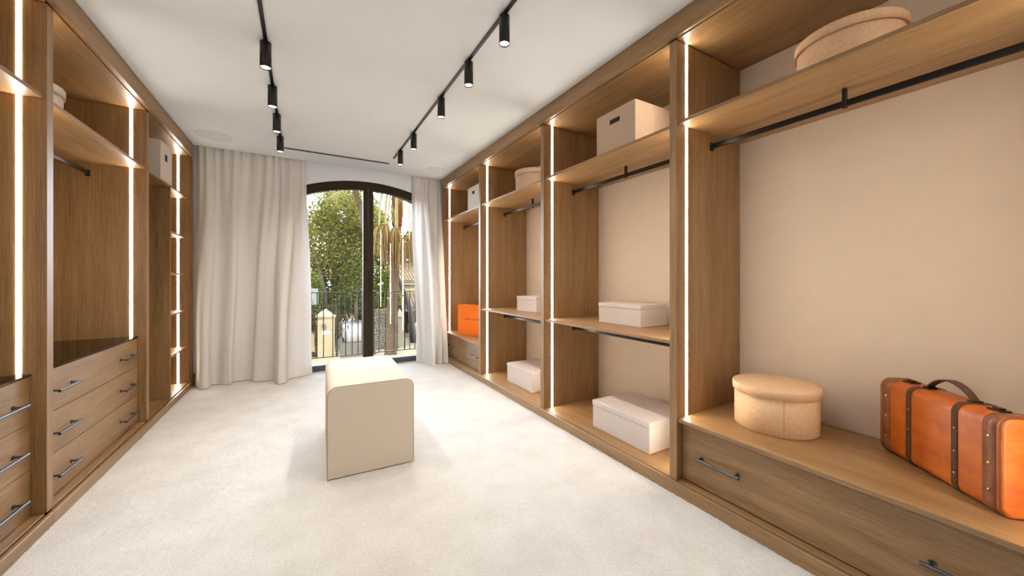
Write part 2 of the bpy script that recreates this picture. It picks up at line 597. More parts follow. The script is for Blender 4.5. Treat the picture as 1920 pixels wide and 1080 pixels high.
# balcony railing in front of the door
rail = thing('balcony_railing', (0.789, 5.60, 0.022), 'low iron balcony railing outside the arched glass door', 'railing')
box('top_rail', (OX0 + .032, 5.588, 1.0), (OX1 - .032, 5.612, 1.012), M_IRON, rail)
box('bottom_rail', (OX0 + .032, 5.59, 0.118), (OX1 - .032, 5.61, 0.130), M_IRON, rail)
for x in (0.03, 0.10, 0.172, 0.249, 0.364, 0.414, 0.525, 0.608, 0.685, 0.741, 0.83, 0.90, 0.97, 1.06, 1.179, 1.229, 1.339, 1.416, 1.497, 1.56):
    thick = 0.009 if x in (0.414, 1.339) else 0.006
    box('baluster', (x - thick, 5.6 - thick, 0.131), (x + thick, 5.6 + thick, 0.999), M_IRON, rail, bev=0)
for x in (0.06, 1.53):
    box('rail_foot', (x - .008, 5.592, 0.023), (x + .008, 5.608, 0.117), M_IRON, rail, bev=0)

# ------------------------------------------------------------------ wardrobes
def handle_mesh(length=0.232, out=0.036, d=1):
    """bar pull along Y; it stands off a front at x = 0 towards -d"""
    bm = bmesh.new()
    x = -d * out
    add_cyl(bm, (x, -length / 2, 0), (x, length / 2, 0), 0.0072, 14)
    add_box(bm, (x - .0088, -length / 2 + .004, -.0022), (x + .0088, length / 2 - .004, .0022))
    for y in (-0.094, 0.094):
        add_cyl(bm, (0, y, 0), (x, y, 0), 0.005, 12)
        add_cyl(bm, (-d * .0003, y, 0), (-d * .005, y, 0), 0.0105, 16)
    return bm_mesh(bm, 'handle')


H_R, H_L = handle_mesh(d=1), handle_mesh(d=-1)


class Bay:
    """one open wardrobe bay. d=+1 right-hand run (opens towards -X), d=-1 left-hand run"""

    def __init__(s, d, y0, y1, label):
        s.d, s.y0, s.y1 = d, y0, y1
        s.front = 1.817 if d > 0 else -1.078
        s.back = XRB if d > 0 else XLB
        s.zb = 0.068 if d > 0 else 0.060
        s.zt = 2.540
        s.t = thing('open_wardrobe', (s.x(0.3), (y0 + y1) / 2, s.zb), label, 'wardrobe', 'oak wardrobe bays along the right wall' if d > 0 else 'oak wardrobe bays along the left wall')

    def x(s, depth):
        return s.front + s.d * depth

    def bx(s, name, d0, d1, y0, y1, z0, z1, mat, parent=None, bev=0.0012):
        a, b = s.x(d0), s.x(d1)
        return box(name, (min(a, b), y0, z0), (max(a, b), y1, z1), mat, parent or s.t, bev)

    def depth(s):
        return abs(s.back - s.front)

    def side(s, y0, y1, led_near=False, z0=None, dd=0.0, zled=None):
        z0 = s.zb if z0 is None else z0
        p = s.bx('side_panel', dd, s.depth() - .002, y0, y1, z0, s.zt - .001, OAK_Z)
        zl = z0 + .004 if zled is None else zled
        if led_near: s.bx('led_strip', LED_X0, LED_X1, y0 - .0012, y0 + .004, zl, s.zt - .004, M_LED, p, 0)
        return p

    def led(s, z=None):
        s.bx('led_strip', LED_X0, LED_X1, s.y0 + .0003, s.y0 + .0015, s.zb + .004 if z is None else z, s.zt - .004, M_LED, bev=0)

    def carcass(s):
        s.bx('top_panel', .004, s.depth() - .002, s.y0 + .001, s.y1 - .001, s.zt, s.zt + .02, OAK_Y)
        s.bx('base_panel', .006, s.depth() - .002, s.y0 + .001, s.y1 - .001, s.zb - .02, s.zb, OAK_Y)
        if s.d < 0: s.bx('back_panel', s.depth() - .014, s.depth() - .002, s.y0 + .001, s.y1 - .001, s.zb + .001, s.zt - .001, OAK_Z)

    def shelf(s, z, th=0.019, y0=None, y1=None, dd=0.010, name='shelf', back=0.003):
        return s.bx(name, dd, s.depth() - back, (s.y0 if y0 is None else y0) + .001, (s.y1 if y1 is None else y1) - .001, z - th, z, OAK_Y)

    def rail(s, ztop, bracket_top, mid=True):
        """oval hanging rail with end sockets and a middle hanger"""
        xc = s.x(0.325)
        bm = bmesh.new()
        add_box(bm, (xc - .0075, s.y0 + .004, ztop - .030), (xc + .0075, s.y1 - .004, ztop), 0.005, 2)
        me = bm_mesh(bm, 'hanging_rail')
        r = link('hanging_rail', me, M_RAIL, s.t)
        for y in (s.y0 + .007, s.y1 - .007):
            bm = bmesh.new()
            add_box(bm, (xc - .013, y - .006, ztop - .042), (xc + .013, y + .006, ztop + .006), 0.003)
            o = link('rail_socket', bm_mesh(bm, 'rail_socket'), M_BLACK, r)
        if mid:
            ym = (s.y0 + s.y1) / 2
            bm = bmesh.new()
            add_box(bm, (xc - .010, ym - .008, ztop - .036), (xc + .010, ym + .008, bracket_top - .0005), 0.002)
            link('rail_hanger', bm_mesh(bm, 'rail_hanger'), M_BLACK, r)
        return r

    def drawer(s, z0, z1, dd=0.049, hz=None):
        dr = s.bx('drawer', dd, dd + .02, s.y0 + .003, s.y1 - .003, z0, z1, OAK_Y, bev=0.0008)
        ym = (s.y0 + s.y1) / 2
        for sy in (-.415, .415):
            c = Vector((s.x(dd), ym + sy, (z0 + z1) / 2 if hz is None else hz))
            h = bpy.data.objects.new('handle', H_R if s.d > 0 else H_L)
            COL.objects.link(h)
            if not h.data.materials: h.data.materials.append(M_HANDLE)
            h.parent = dr
            h.location = c - W[dr]
        return dr


YA, YA2 = 1.316, 1.361
YBB, YBB2 = 2.614, 2.663
YCC, YCC2 = 3.915, 3.963
YD, YD2 = 5.20, 5.248
YE, YE2 = 0.012, 0.062

r4 = Bay(+1, YE2, YA, 'open oak wardrobe bay on the right with the tan suitcase on its drawer top')
r4.carcass()
r4.led(.417)
r4.side(YA, YA2, led_near=True, z0=0.066, zled=.417)
r4.side(YE, YE2, z0=0.066)
r4.shelf(2.083, 0.018)
r4.rail(2.010, 2.065)
r4.shelf(0.415, 0.021, dd=0.010, name='counter')
r4.drawer(0.074, 0.388, hz=0.228)

r3 = Bay(+1, YA2, YBB, 'right oak wardrobe bay with largest pale lidded box on its floor')
r3.carcass()
r3.led()
r3.side(YBB, YBB2, led_near=True, z0=0.066)
r3.shelf(2.076, 0.018)
r3.rail(2.002, 2.058)
r3.shelf(0.845, 0.019)
r3.rail(0.770, 0.826, mid=False)

r2 = Bay(+1, YBB2, YCC, 'right oak wardrobe bay with round pinkish hat box on its top shelf')
r2.carcass()
r2.led()
r2.side(YCC, YCC2, led_near=True, z0=0.066)
r2.shelf(2.073, 0.018)
r2.rail(1.996, 2.055)
r2.shelf(0.845, 0.019)
r2.rail(0.758, 0.826, mid=False)

r1 = Bay(+1, YCC2, YD, 'far oak wardrobe bay on the right beside the curtain, holding the orange box')
r1.carcass()
r1.led(.417)
r1.side(YD, YD2, led_near=True, z0=0.066, zled=.417)
r1.shelf(2.068, 0.018)
r1.rail(1.988, 2.05, mid=False)
r1.shelf(0.415, 0.021, name='counter')
r1.drawer(0.074, 0.388, hz=0.232)

F0, F0b = 1.362, 1.411
F1, F1b = 2.668, 2.721
F2, F2b = 3.981, 4.032
F3, F3b = 5.230, 5.268


def left_drawers(bay):
    for z0, z1 in ((.063, .280), (.2835, .503), (.5065, .727)):
        bay.drawer(z0, z1, dd=0.054, hz=(z0 + z1) / 2 - .003)
    bay.bx('drawer_case', .076, bay.depth() - .016, bay.y0 + .004, bay.y1 - .004, .064, .728, OAK_Y)
    bay.bx('glass_top', .048, bay.depth() - .016, bay.y0 + .002, bay.y1 - .002, .733, .742, M_SMOKE, bev=0.0008)


l1 = Bay(-1, F0b, F1, 'nearest oak wardrobe bay on the left, cut by the photo edge, three drawers below')
l1.carcass()
l1.led(.744)
l1.side(F1, F1b, led_near=True, zled=.744)
l1.side(F0, F0b)
l1.shelf(2.090, 0.019)
left_drawers(l1)
l1.rail(2.012, 2.07)

l2 = Bay(-1, F1b, F2, 'middle oak wardrobe bay on the left with three drawers under a smoked glass top')
l2.carcass()
l2.led(.744)
l2.side(F2, F2b, led_near=True, zled=.744)
l2.shelf(2.090, 0.019)
left_drawers(l2)
l2.rail(2.012, 2.07)

l3 = Bay(-1, F2b, F3, 'far oak wardrobe bay on the left beside the curtain with a column of small shelves')
l3.carcass()
l3.side(F3, F3b, led_near=True)
l3.shelf(2.088, 0.019)
l3.bx('partition', .012, l3.depth() - .016, 4.628, 4.650, l3.zb + .001, 2.068, OAK_Z)
for z in (1.655, 1.255, .855, .455):
    sh = l3.shelf(z, 0.018, y0=4.650, y1=F3, dd=0.018, name='small_shelf', back=0.018)
    l3.bx('shelf_pin', .10, .108, F3 - .014, F3 - .001, z - .026, z - .0185, M_HANDLE, sh, 0)

# continuous plinths and cornices
o = box('plinth', (XR, 0.012, -0.015), (XR + .018, YD2, 0.066), OAK_Y, bev=0.002)
tag(o, 'long oak plinth board under the wardrobes on the right', 'plinth')
pl = thing('plinth', (XL, 3.3, 0), 'jointed oak plinth boards under the wardrobes on the left', 'plinth')
box('board', (XL - .018, 1.362, -0.015), (XL, 2.6705, 0.057), OAK_Y, pl, bev=0.002)
box('board', (XL - .018, 2.6725, -0.015), (XL, F3b, 0.057), OAK_Y, pl, bev=0.002)
o = box('cornice', (XR, 0.012, 2.546), (XR + .018, YC, ZC - .001), OAK_Y, bev=0.001)
tag(o, 'deep oak cornice board above the wardrobes on the right', 'cornice')
o = box('cornice', (XL - .022, 1.362, 2.546), (XL + .010, F3b, ZC - .001), OAK_Y, bev=0.001)
tag(o, 'deep oak cornice board above the wardrobes on the left', 'cornice')
o = box('filler_strip', (XL - .07, F3b + .002, 0.001), (XL - .006, YW - .019, ZC - .002), OAK_Z)
tag(o, 'narrow oak filler strip between left wardrobe and window wall', 'filler')

# ------------------------------------------------------------------ ceiling fittings
def spot(x, y, label, r=0.0295):
    t = thing('track_spotlight', (x, y, 2.5), label, 'spotlight', 'black cylinder spotlights on the ceiling tracks')
    bm = bmesh.new()
    add_cyl(bm, (0, 0, 0.006), (0, 0, .155), r, 32)
    add_cyl(bm, (0, 0, .155), (0, 0, .163), 0.012, 16)
    # bevelled hollow rim
    link('body', bm_mesh(bm, 'body'), M_BLACK, t, (x, y, 2.5))
    V, F = [], []
    n = 32
    for (rr, z) in ((r, 0.006), (r, -0.001), (r - .0025, -0.001), (r - .0045, 0.005)):
        for k in range(n):
            a = 2 * math.pi * k / n
            V.append((rr * math.cos(a), rr * math.sin(a), z))
    for j in range(3):
        for k in range(n):
            F.append((j * n + k, j * n + (k + 1) % n, (j + 1) * n + (k + 1) % n, (j + 1) * n + k))
    link('rim', pts_mesh('rim', V, F), M_BLACK, t, (x, y, 2.5))
    bm = bmesh.new()
    bmesh.ops.create_circle(bm, cap_ends=True, segments=32, radius=r - .0045)
    me = bpy.data.meshes.new('lamp')
    for f in bm.faces: f.normal_flip() if f.normal.z > 0 else None
    bm.to_mesh(me); bm.free()
    link('lamp', me, M_LAMP, t, (x, y, 2.5045))
    for p in t.children:
        for poly in (p.data.polygons if p.name.startswith(('body', 'rim')) else []): poly.use_smooth = len(poly.vertices) == 4
    L = bpy.data.lights.new('spot_beam', 'SPOT')
    L.energy = SPOT_WATTS
    L.color = (1.0, 0.945, 0.85)
    L.spot_size = math.radians(128)
    L.spot_blend = 1.0
    L.shadow_soft_size = 0.02
    lo = bpy.data.objects.new('spot_beam', L)
    COL.objects.link(lo)
    lo.parent = t
    lo.location = (0, 0, -0.006)


XTL, XTR = -0.197, 0.972
o = box('light_track', (XTL - .0105, -1.2, ZC - .010), (XTL + .0105, 4.50, ZC - .0005), M_BLACK)
tag(o, 'black magnetic light track on the ceiling, left of the two', 'light track')
o = box('light_track', (XTR - .0105, -1.2, ZC - .010), (XTR + .0105, 4.60, ZC - .0005), M_BLACK)
tag(o, 'black magnetic light track on the ceiling, right of the two', 'light track')
for k, y in enumerate((4.435, 3.851, 3.306, 2.713)):
    spot(XTL, y, ['black cylinder spotlight at the window end of the left ceiling track', 'second black spotlight from the window on the left ceiling track', 'third black spotlight from the window on the left ceiling track', 'nearest black spotlight on the left ceiling track, largest of its four'][k], r=0.031)
for k, y in enumerate((4.258, 3.684, 2.842, 2.281, 1.779)):
    spot(XTR, y, ['black cylinder spotlight at the window end of the right ceiling track', 'second black spotlight from the window on the right ceiling track', 'third black spotlight from the window on the right ceiling track', 'fourth black spotlight from the window on the right ceiling track', 'nearest black spotlight on the right ceiling track, largest of its five'][k], r=0.0295)
spot(XTL, 1.45, 'black spotlight on the left ceiling track, above the camera and out of view')
spot(XTR, 1.15, 'black spotlight on the right ceiling track, above the camera and out of view')

o = box('slot_diffuser', (-0.18, 4.832, ZC - .003), (0.967, 4.880, ZC - .0005), M_SLOT, bev=0)
tag(o, 'narrow black linear air slot in the ceiling before the curtains', 'air slot')
for (x, y, lb) in ((-0.795, 4.82, 'flat white round speaker in the ceiling by the left wardrobe'), (1.597, 4.863, 'flat white round speaker in the ceiling by the right wardrobe')):
    t = thing('ceiling_speaker', (x, y, ZC - .006), lb, 'speaker')
    bm = bmesh.new(); add_cyl(bm, (0, 0, .0005), (0, 0, .0055), 0.150, 48)
    link('grille', bm_mesh(bm, 'grille'), plain('speaker_grille', (.70, .78, .85, 1), .8, noise=.05, nscale=300), t, (x, y, ZC - .006))
    bm = bmesh.new()
    V, F = [], []
    for (rr, z) in ((.151, .0055), (.158, .0055), (.158, .001), (.151, .001)):
        for k in range(48):
            a = 2 * math.pi * k / 48
            V.append((rr * math.cos(a), rr * math.sin(a), z))
    for j in range(4):
        for k in range(48):
            F.append((j * 48 + k, j * 48 + (k + 1) % 48, ((j + 1) % 4) * 48 + (k + 1) % 48, ((j + 1) % 4) * 48 + k))
    bm.free()
    link('rim', pts_mesh('rim', V, F), M_WHITE, t, (x, y, ZC - .006))

# ------------------------------------------------------------------ curtains
def catmull(P, m):
    P = [np.array(p, float) for p in P]
    out = []
    for i in range(len(P) - 1):
        p0, p1, p2, p3 = P[max(i - 1, 0)], P[i], P[i + 1], P[min(i + 2, len(P) - 1)]
        for k in range(m):
            t = k / m
            out.append(0.5 * ((2 * p1) + (-p0 + p2) * t + (2 * p0 - 5 * p1 + 4 * p2 - p3) * t * t + (-p0 + 3 * p1 - 3 * p2 + p3) * t ** 3))
    out.append(P[-1])
    return np.array(out)


def curtain(label, bottom, top, pleats, seed):
    m = 9
    B, T = catmull(bottom, m), catmull(top, m)
    nz = 40
    n = len(B)
    rng = random.Random(seed)
    ph = [rng.uniform(0, 6.28) for _ in range(6)]
    V, F = [], []
    s = np.linspace(0, 1, n)
    for j in range(nz + 1):
        v = j / nz                                    # 0 at the floor, 1 at the track
        z = 0.006 + v * (ZC + .10 - .006)
        e = v * v * (3 - 2 * v) * 0.75 + v * 0.25
        row = B * (1 - e) + T * e
        fine = 0.022 * v ** 4 * np.sin(2 * math.pi * pleats * s + ph[0]) + 0.004 * v * np.sin(2 * math.pi * pleats * .7 * s + ph[1] + 2 * v)
        drift = 0.012 * np.sin(6 * v + 9 * s + ph[2]) * (1 - v) * v * 4
        for i in range(n):
            V.append((row[i, 0] + drift[i], row[i, 1] + fine[i], z))
    for j in range(nz):
        for i in range(n - 1):
            F.append((j * n + i, j * n + i + 1, (j + 1) * n + i + 1, (j + 1) * n + i))
    t = thing('curtain', (float(B[:, 0].mean()), float(B[:, 1].mean()), 0.006), label, 'curtain')
    me = pts_mesh('cloth', V, F)
    o = link('cloth', me, M_CURTAIN, t, smooth=True)
    # the stitched double hem
    hv, hf = [], []
    for z in (0.005, 0.105):
        for i in range(n):
            a = B[min(i + 1, n - 1)] - B[max(i - 1, 0)]
            nn = np.array([a[1], -a[0]]); nn /= (np.linalg.norm(nn) + 1e-9)
            v = (z - .006) / (ZC + .094); e = v * v * (3 - 2 * v) * 0.75 + v * 0.25
            r = B[i] * (1 - e) + T[i] * e
            hv.append((r[0] + nn[0] * .0025, r[1] + nn[1] * .0025, z))
    for i in range(n - 1): hf.append((i, i + 1, n + i + 1, n + i))
    link('hem', pts_mesh('hem', hv, hf), M_CURTAIN, t, smooth=True)
    return t


curtain('wide pale linen curtain hanging left of the glass door',
        [(-1.03, 5.26), (-1.006, 5.20), (-0.955, 5.095), (-0.894, 5.110), (-0.885, 5.23), (-0.828, 5.244), (-0.76, 5.174), (-0.700, 5.160), (-0.695, 5.27),
         (-0.60, 5.285), (-0.518, 5.259), (-0.495, 5.171), (-0.415, 5.143), (-0.300, 5.145), (-0.268, 4.987), (-0.231, 4.905), (-0.165, 4.930), (-0.145, 5.08), (-0.017, 5.149), (0.105, 5.235)],
        [(-1.03, 5.31), (-0.99, 5.29), (-0.94, 5.285), (-0.88, 5.30), (-0.84, 5.31), (-0.78, 5.30), (-0.71, 5.28), (-0.65, 5.29), (-0.60, 5.32),
         (-0.53, 5.325), (-0.43, 5.31), (-0.36, 5.29), (-0.30, 5.28), (-0.25, 5.29), (-0.22, 5.30), (-0.14, 5.27), (-0.09, 5.28), (-0.06, 5.31), (-0.01, 5.31), (0.045, 5.325)],
        13, 3)
curtain('narrow pale linen curtain hanging right of the glass door beside the wardrobe',
        [(1.416, 5.225), (1.45, 5.18), (1.473, 5.12), (1.51, 5.06), (1.533, 4.985), (1.558, 4.89), (1.598, 4.915), (1.625, 5.03), (1.650, 5.04), (1.664, 4.95), (1.684, 4.91), (1.715, 5.0), (1.745, 4.965), (1.784, 4.915)],
        [(1.375, 5.32), (1.40, 5.30), (1.43, 5.29), (1.47, 5.30), (1.50, 5.28), (1.54, 5.275), (1.58, 5.29), (1.62, 5.31), (1.66, 5.32), (1.69, 5.29), (1.72, 5.28), (1.745, 5.295), (1.765, 5.29), (1.788, 5.28)],
        7, 8)

# ------------------------------------------------------------------ ottoman
ot = thing('ottoman', (0.126, 2.422, 0.0), 'cream boucle cube ottoman standing alone on the carpet', 'ottoman', rz=math.radians(-2.2))


def rounded_profile(w_, h_, r, n=8):
    """closed outline, square at the floor and rounded at the two top corners"""
    P = [(0, 0.004), (w_, 0.004)]
    for k in range(n + 1):
        a = math.pi / 2 * k / n
        P.append((w_ - r + r * math.cos(a), h_ - r + r * math.sin(a)))
    for k in range(n + 1):
        a = math.pi / 2 + math.pi / 2 * k / n
        P.append((r + r * math.cos(a), h_ - r + r * math.sin(a)))
    return P


def make_ottoman(w_=0.51, h_=0.55, l_=0.86, r=0.055):
    P = rounded_profile(w_, h_, r)
    cx = w_ / 2
    rows = []
    rb = 0.012
    for (y, ins) in ((0, 0.006), (0.004, 0.001), (0.012, 0.0), (l_ - .05, 0.0), (l_ - .02, .008), (l_ - .005, .022), (l_, 0.04)):
        rows.append([(cx + (x - cx) * (1 - 2 * ins / w_), y, z if z < .01 else z - ins * (z / h_)) for x, z in P])
    V = [p for row in rows for p in row]
    n = len(P)
    F = [(j * n + i, j * n + (i + 1) % n, (j + 1) * n + (i + 1) % n, (j + 1) * n + i) for j in range(len(rows) - 1) for i in range(n)]
    F.append(tuple(range(n))); F.append(tuple((len(rows) - 1) * n + i for i in range(n)))
    me = pts_mesh('body', V, F)
    o = link('body', me, M_BOUCLE, ot)
    me.polygons.foreach_set('use_smooth', [len(p.vertices) == 4 for p in me.polygons])
    path = [(cx + (x - cx) * .993, 0.003, z - .002) for x, z in P[1:] + P[:1]]
    link('piping', tube_mesh('piping', path, [.0019] * len(path), 8), M_PIPE, ot, smooth=True)
    path = [(cx + (x - cx) * .95, l_ - .012, z - .016 * (z / h_)) for x, z in P[1:] + P[:1]]
    link('piping', tube_mesh('piping', path, [.0019] * len(path), 8), M_PIPE, ot, smooth=True)


make_ottoman()

# ------------------------------------------------------------------ boxes on the shelves
def lidded_box(label, x, y, z, rz, wd, dp, h, lid, mat, group):
    """front left corner (seen from the room) at x, y; wd runs towards -Y, dp into the shelf"""
    t = thing('lidded_box', (x, y, z + .0008), label, 'box', group, rz=rz)
    bm = bmesh.new(); add_box(bm, (0, -wd, 0), (dp, 0, h - .012), 0.002)
    link('body', bm_mesh(bm, 'body'), mat, t)
    bm = bmesh.new()
    g = 0.0035
    add_box(bm, (-g, -wd - g, h - lid), (dp + g, g, h), 0.0025)
    link('lid', bm_mesh(bm, 'lid'), mat, t)
    return t


G_BOX = 'linen covered storage boxes in the wardrobes'
lidded_box('largest pale lidded box, on the wardrobe floor to the right of the ottoman', 1.931, 2.121, .068, 0.0, .527, .41, .202, .036, M_LINEN_PINK, G_BOX)
lidded_box('low pinkish lidded box on the waist-high shelf above the largest pale box', 2.088, 2.222, .845, math.radians(2), .41, .30, .160, .031, M_LINEN_PINK, G_BOX)
lidded_box('pale lidded box on the wardrobe floor nearest the window', 1.965, 3.531, .068, 0.0, .503, .40, .202, .033, M_LINEN_PINK, G_BOX)
lidded_box('small pale lidded box on the waist-high shelf nearest the window', 2.065, 3.488, .845, math.radians(6), .335, .28, .160, .034, M_LINEN_PINK, G_BOX)


def handled_box(label, x, y, z, wd, dp, h, mat, d=1, hole=(0.36, 0.62, 0.72, 0.83), seam=0.17, taper=0.0, name='handled_box'):
    """box with a cut handle hole in the face towards the room; d=-1 mirrors it for the left wardrobe"""
    t = thing(name, (x, y, z + .0008), label, 'box', 'storage boxes with handle holes on the top shelves', rz=0.0)
    ya, yb, za, zb = -wd * hole[1], -wd * hole[0], h * hole[2], h * hole[3]
    bm = bmesh.new()
    th = 0.004
    X = lambda v: d * v
    add = lambda a, b: add_box(bm, (min(X(a[0]), X(b[0])), a[1], a[2]), (max(X(a[0]), X(b[0])), b[1], b[2]))
    # front wall in four pieces round the hole, then the other walls, floor and top
    add((0, -wd, 0), (th, 0, za)); add((0, -wd, zb), (th, 0, h)); add((0, -wd, za), (th, ya, zb)); add((0, yb, za), (th, 0, zb))
    add((th, -wd, 0), (dp, -wd + th, h)); add((th, -th, 0), (dp, 0, h)); add((dp - th, -wd + th, 0), (dp, -th, h))
    add((th, -wd + th, 0), (dp - th, -th, th)); add((th, -wd + th, h - th), (dp - th, -th, h))
    if taper:
        for v in bm.verts:
            k = v.co.z / h
            v.co.y += taper * (k - .5) * (1 if v.co.y > -wd / 2 else -.3)
    link('body', bm_mesh(bm, 'body'), mat, t)
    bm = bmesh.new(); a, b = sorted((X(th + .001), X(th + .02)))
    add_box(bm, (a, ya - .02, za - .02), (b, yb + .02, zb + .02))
    link('hole_shade', bm_mesh(bm, 'hole_shade'), M_HOLE, t)  # dark slab behind the hole, its colour standing in for the shade inside
    if seam:
        a, b = sorted((X(seam - .001), X(seam + .001)))
        bm = bmesh.new(); add_box(bm, (a, -wd - .0012, 0.001), (b, -wd + .001, h - .001))
        link('seam', bm_mesh(bm, 'seam'), M_BIN, t)
    # stitched edge binding
    bm = bmesh.new()
    for yy in (-wd, 0):
        a, b = sorted((X(-.0012), X(.003)))
        add_box(bm, (a, yy - .0012 if yy else yy - .003, 0.001), (b, yy + .003 if yy else yy + .0012, h - .001))
    link('binding', bm_mesh(bm, 'binding'), mat, t)
    return t


handled_box('tan box with a handle hole on the top shelf above the waist-high pinkish box', 1.842, 1.979, 2.076, .348, .46, .272, M_LINEN_WARM, hole=(0.355, 0.625, 0.665, 0.79))
handled_box('ivory box with a handle hole on the top right shelf beside the curtain', 1.842, 4.348, 2.068, .348, .46, .275, M_BIN, hole=(0.37, 0.60, 0.66, 0.80), seam=0)
handled_box('tall ivory bin with a handle hole on the top left shelf beside the curtain', -1.100, 4.722, 2.088, .330, .46, .352, M_BIN, d=-1, hole=(0.38, 0.62, 0.56, 0.74), seam=0, taper=0.0, name='storage_bin')


def ring_solid(bm, rings, n=64):
    rows = []
    for (r, z) in rings:
        rows.append([bm.verts.new((r * math.cos(2 * math.pi * k / n), r * math.sin(2 * math.pi * k / n), z)) for k in range(n)])
    for a, b in zip(rows[:-1], rows[1:]):
        for k in range(n):
            bm.faces.new((a[k], a[(k + 1) % n], b[(k + 1) % n], b[k]))
    bm.faces.new(rows[0][::-1]); bm.faces.new(rows[-1])


def hat_box(label, x, y, z, r, h, lid, mat, seam_a=None):
    t = thing('hat_box', (x, y, z + .0008), label, 'hat box', 'round linen hat boxes', rz=0.0)
    bm = bmesh.new(); ring_solid(bm, ((r - .011, 0), (r - .009, .002), (r - .009, h - .006)))
    me = bm_mesh(bm, 'body'); o = link('body', me, mat, t)
    me.polygons.foreach_set('use_smooth', [len(p.vertices) == 4 for p in me.polygons])
    bm = bmesh.new(); ring_solid(bm, ((r - .0085, h - lid), (r, h - lid), (r, h - .004), (r - .003, h)))
    me = bm_mesh(bm, 'lid'); link('lid', me, mat, t)
    for p in me.polygons: p.use_smooth = len(p.vertices) == 4 and abs(p.normal.z) < .5
    if seam_a is not None:
        for rr, z0, z1, a in ((r, h - lid, h - .004, seam_a), (r - .009, .002, h - lid - .001, seam_a + 1.1)):
            bm = bmesh.new()
            add_box(bm, (rr - .002, -.0012, z0), (rr + .0008, .0012, z1))
            bmesh.ops.rotate(bm, verts=bm.verts[:], cent=(0, 0, 0), matrix=Matrix.Rotation(a, 3, 'Z'))
            link('seam', bm_mesh(bm, 'seam'), M_PIPE, t)


hat_box('tan linen hat box on the drawer top beside the suitcase', 2.195, .995, .415, .196, .225, .040, M_LINEN_TAN, seam_a=math.radians(152))
hat_box('tan linen hat box on the top shelf high above the suitcase', 2.195, .693, 2.083, .198, .232, .045, M_LINEN_TAN)
hat_box('pinkish round hat box on the top right shelf over the hanging rail', 2.150, 3.285, 2.073, .200, .262, .055, M_LINEN_WARM)
hat_box('round hat box on the top left shelf, half hidden by the wardrobe upright', -1.420, 3.170, 2.090, .200, .225, .050, M_LINEN_PINK)

# orange box with lettering
oa = math.atan2(2.079 - 1.901, -(4.527 - 4.851))
ob = thing('gift_box', (1.901, 4.851, .4158), 'bright orange box with brown lettering in the far right wardrobe', 'box', rz=oa)
bm = bmesh.new(); add_box(bm, (0, -.54, 0), (.15, 0, .385), 0.0015)
link('body', bm_mesh(bm, 'body'), M_ORANGE, ob)
bm2 = bmesh.new(); add_box(bm2, (-.001, -.541, .3855), (.151, .001, .412), 0.0015)
link('lid', bm_mesh(bm2, 'lid'), M_ORANGE, ob)
cu = bpy.data.curves.new('lettering', 'FONT')
cu.body = 'LOUIS VUITTON'
cu.size = 0.0345
cu.extrude = 0.0004
cu.space_character = 1.12
cu.align_x = 'CENTER'
tmp = bpy.data.objects.new('lettering_source', cu)
COL.objects.link(tmp)
bpy.context.view_layer.update()
me = bpy.data.meshes.new_from_object(tmp.evaluated_get(bpy.context.evaluated_depsgraph_get()))
bpy.data.objects.remove(tmp)
me.materials.clear()
lt = link('lettering', me, M_INK, ob, (-.0008, -.262, .208))
lt.rotation_euler = (math.radians(90), 0, math.radians(-90))

# ------------------------------------------------------------------ suitcase
def leather(name, c1, c2, scale=9, rough=0.42, bump=0.15):
    m, nt, b = new_mat(name)
    tc = node(nt, 'ShaderNodeTexCoord')
    mp = node(nt, 'ShaderNodeMapping'); mp.inputs['Scale'].default_value = (1, 1.0, 1.6)
    nt.links.new(tc.outputs['Object'], mp.inputs['Vector'])
    n1 = node(nt, 'ShaderNodeTexNoise'); n1.inputs['Scale'].default_value = scale; n1.inputs['Detail'].default_value = 8; n1.inputs['Roughness'].default_value = .65
    n2 = node(nt, 'ShaderNodeTexNoise'); n2.inputs['Scale'].default_value = scale * 30; n2.inputs['Detail'].default_value = 4
    for n in (n1, n2): nt.links.new(mp.outputs[0], n.inputs['Vector'])
    r = node(nt, 'ShaderNodeValToRGB')
    r.color_ramp.elements[0].position = .3; r.color_ramp.elements[0].color = c1
    r.color_ramp.elements[1].position = .7; r.color_ramp.elements[1].color = c2
    nt.links.new(n1.outputs['Fac'], r.inputs['Fac'])
    nt.links.new(r.outputs[0], b.inputs['Base Color'])
    b.inputs['Roughness'].default_value = rough
    bp = node(nt, 'ShaderNodeBump'); bp.inputs['Strength'].default_value = bump; bp.inputs['Distance'].default_value = .003
    nt.links.new(n2.outputs['Fac'], bp.inputs['Height']); nt.links.new(bp.outputs[0], b.inputs['Normal'])
    return m


M_TAN = leather('orange_tan_leather', (0.38, 0.070, 0.006, 1), (0.61, 0.155, 0.013, 1))
M_BAND = leather('brown_band_leather', (0.17, 0.055, 0.02, 1), (0.30, 0.11, 0.045, 1), 14)
M_STRAP = leather('dark_embossed_strap', (0.045, 0.017, 0.007, 1), (0.17, 0.07, 0.025, 1), 90, .5, .6)
M_BRASS = plain('aged_brass', (0.55, 0.38, 0.14, 1), 0.3, metal=1.0)
M_LATCH = plain('dark_brass', (0.07, 0.05, 0.025, 1), 0.35, metal=0.9)

SC_L, SC_H, SC_T, SC_R = 0.508, 0.327, 0.135, 0.036
# local frame: x runs along the length from the near right end, y into the wardrobe, z up
su = Vector((2.30 - 1.985, 0.60 - 0.245, 0)).normalized()
sc = thing('suitcase', (1.978, 0.238, .4158), 'vintage orange tan leather suitcase with dark straps on the drawer top', 'suitcase', rz=math.atan2(su.y, su.x))


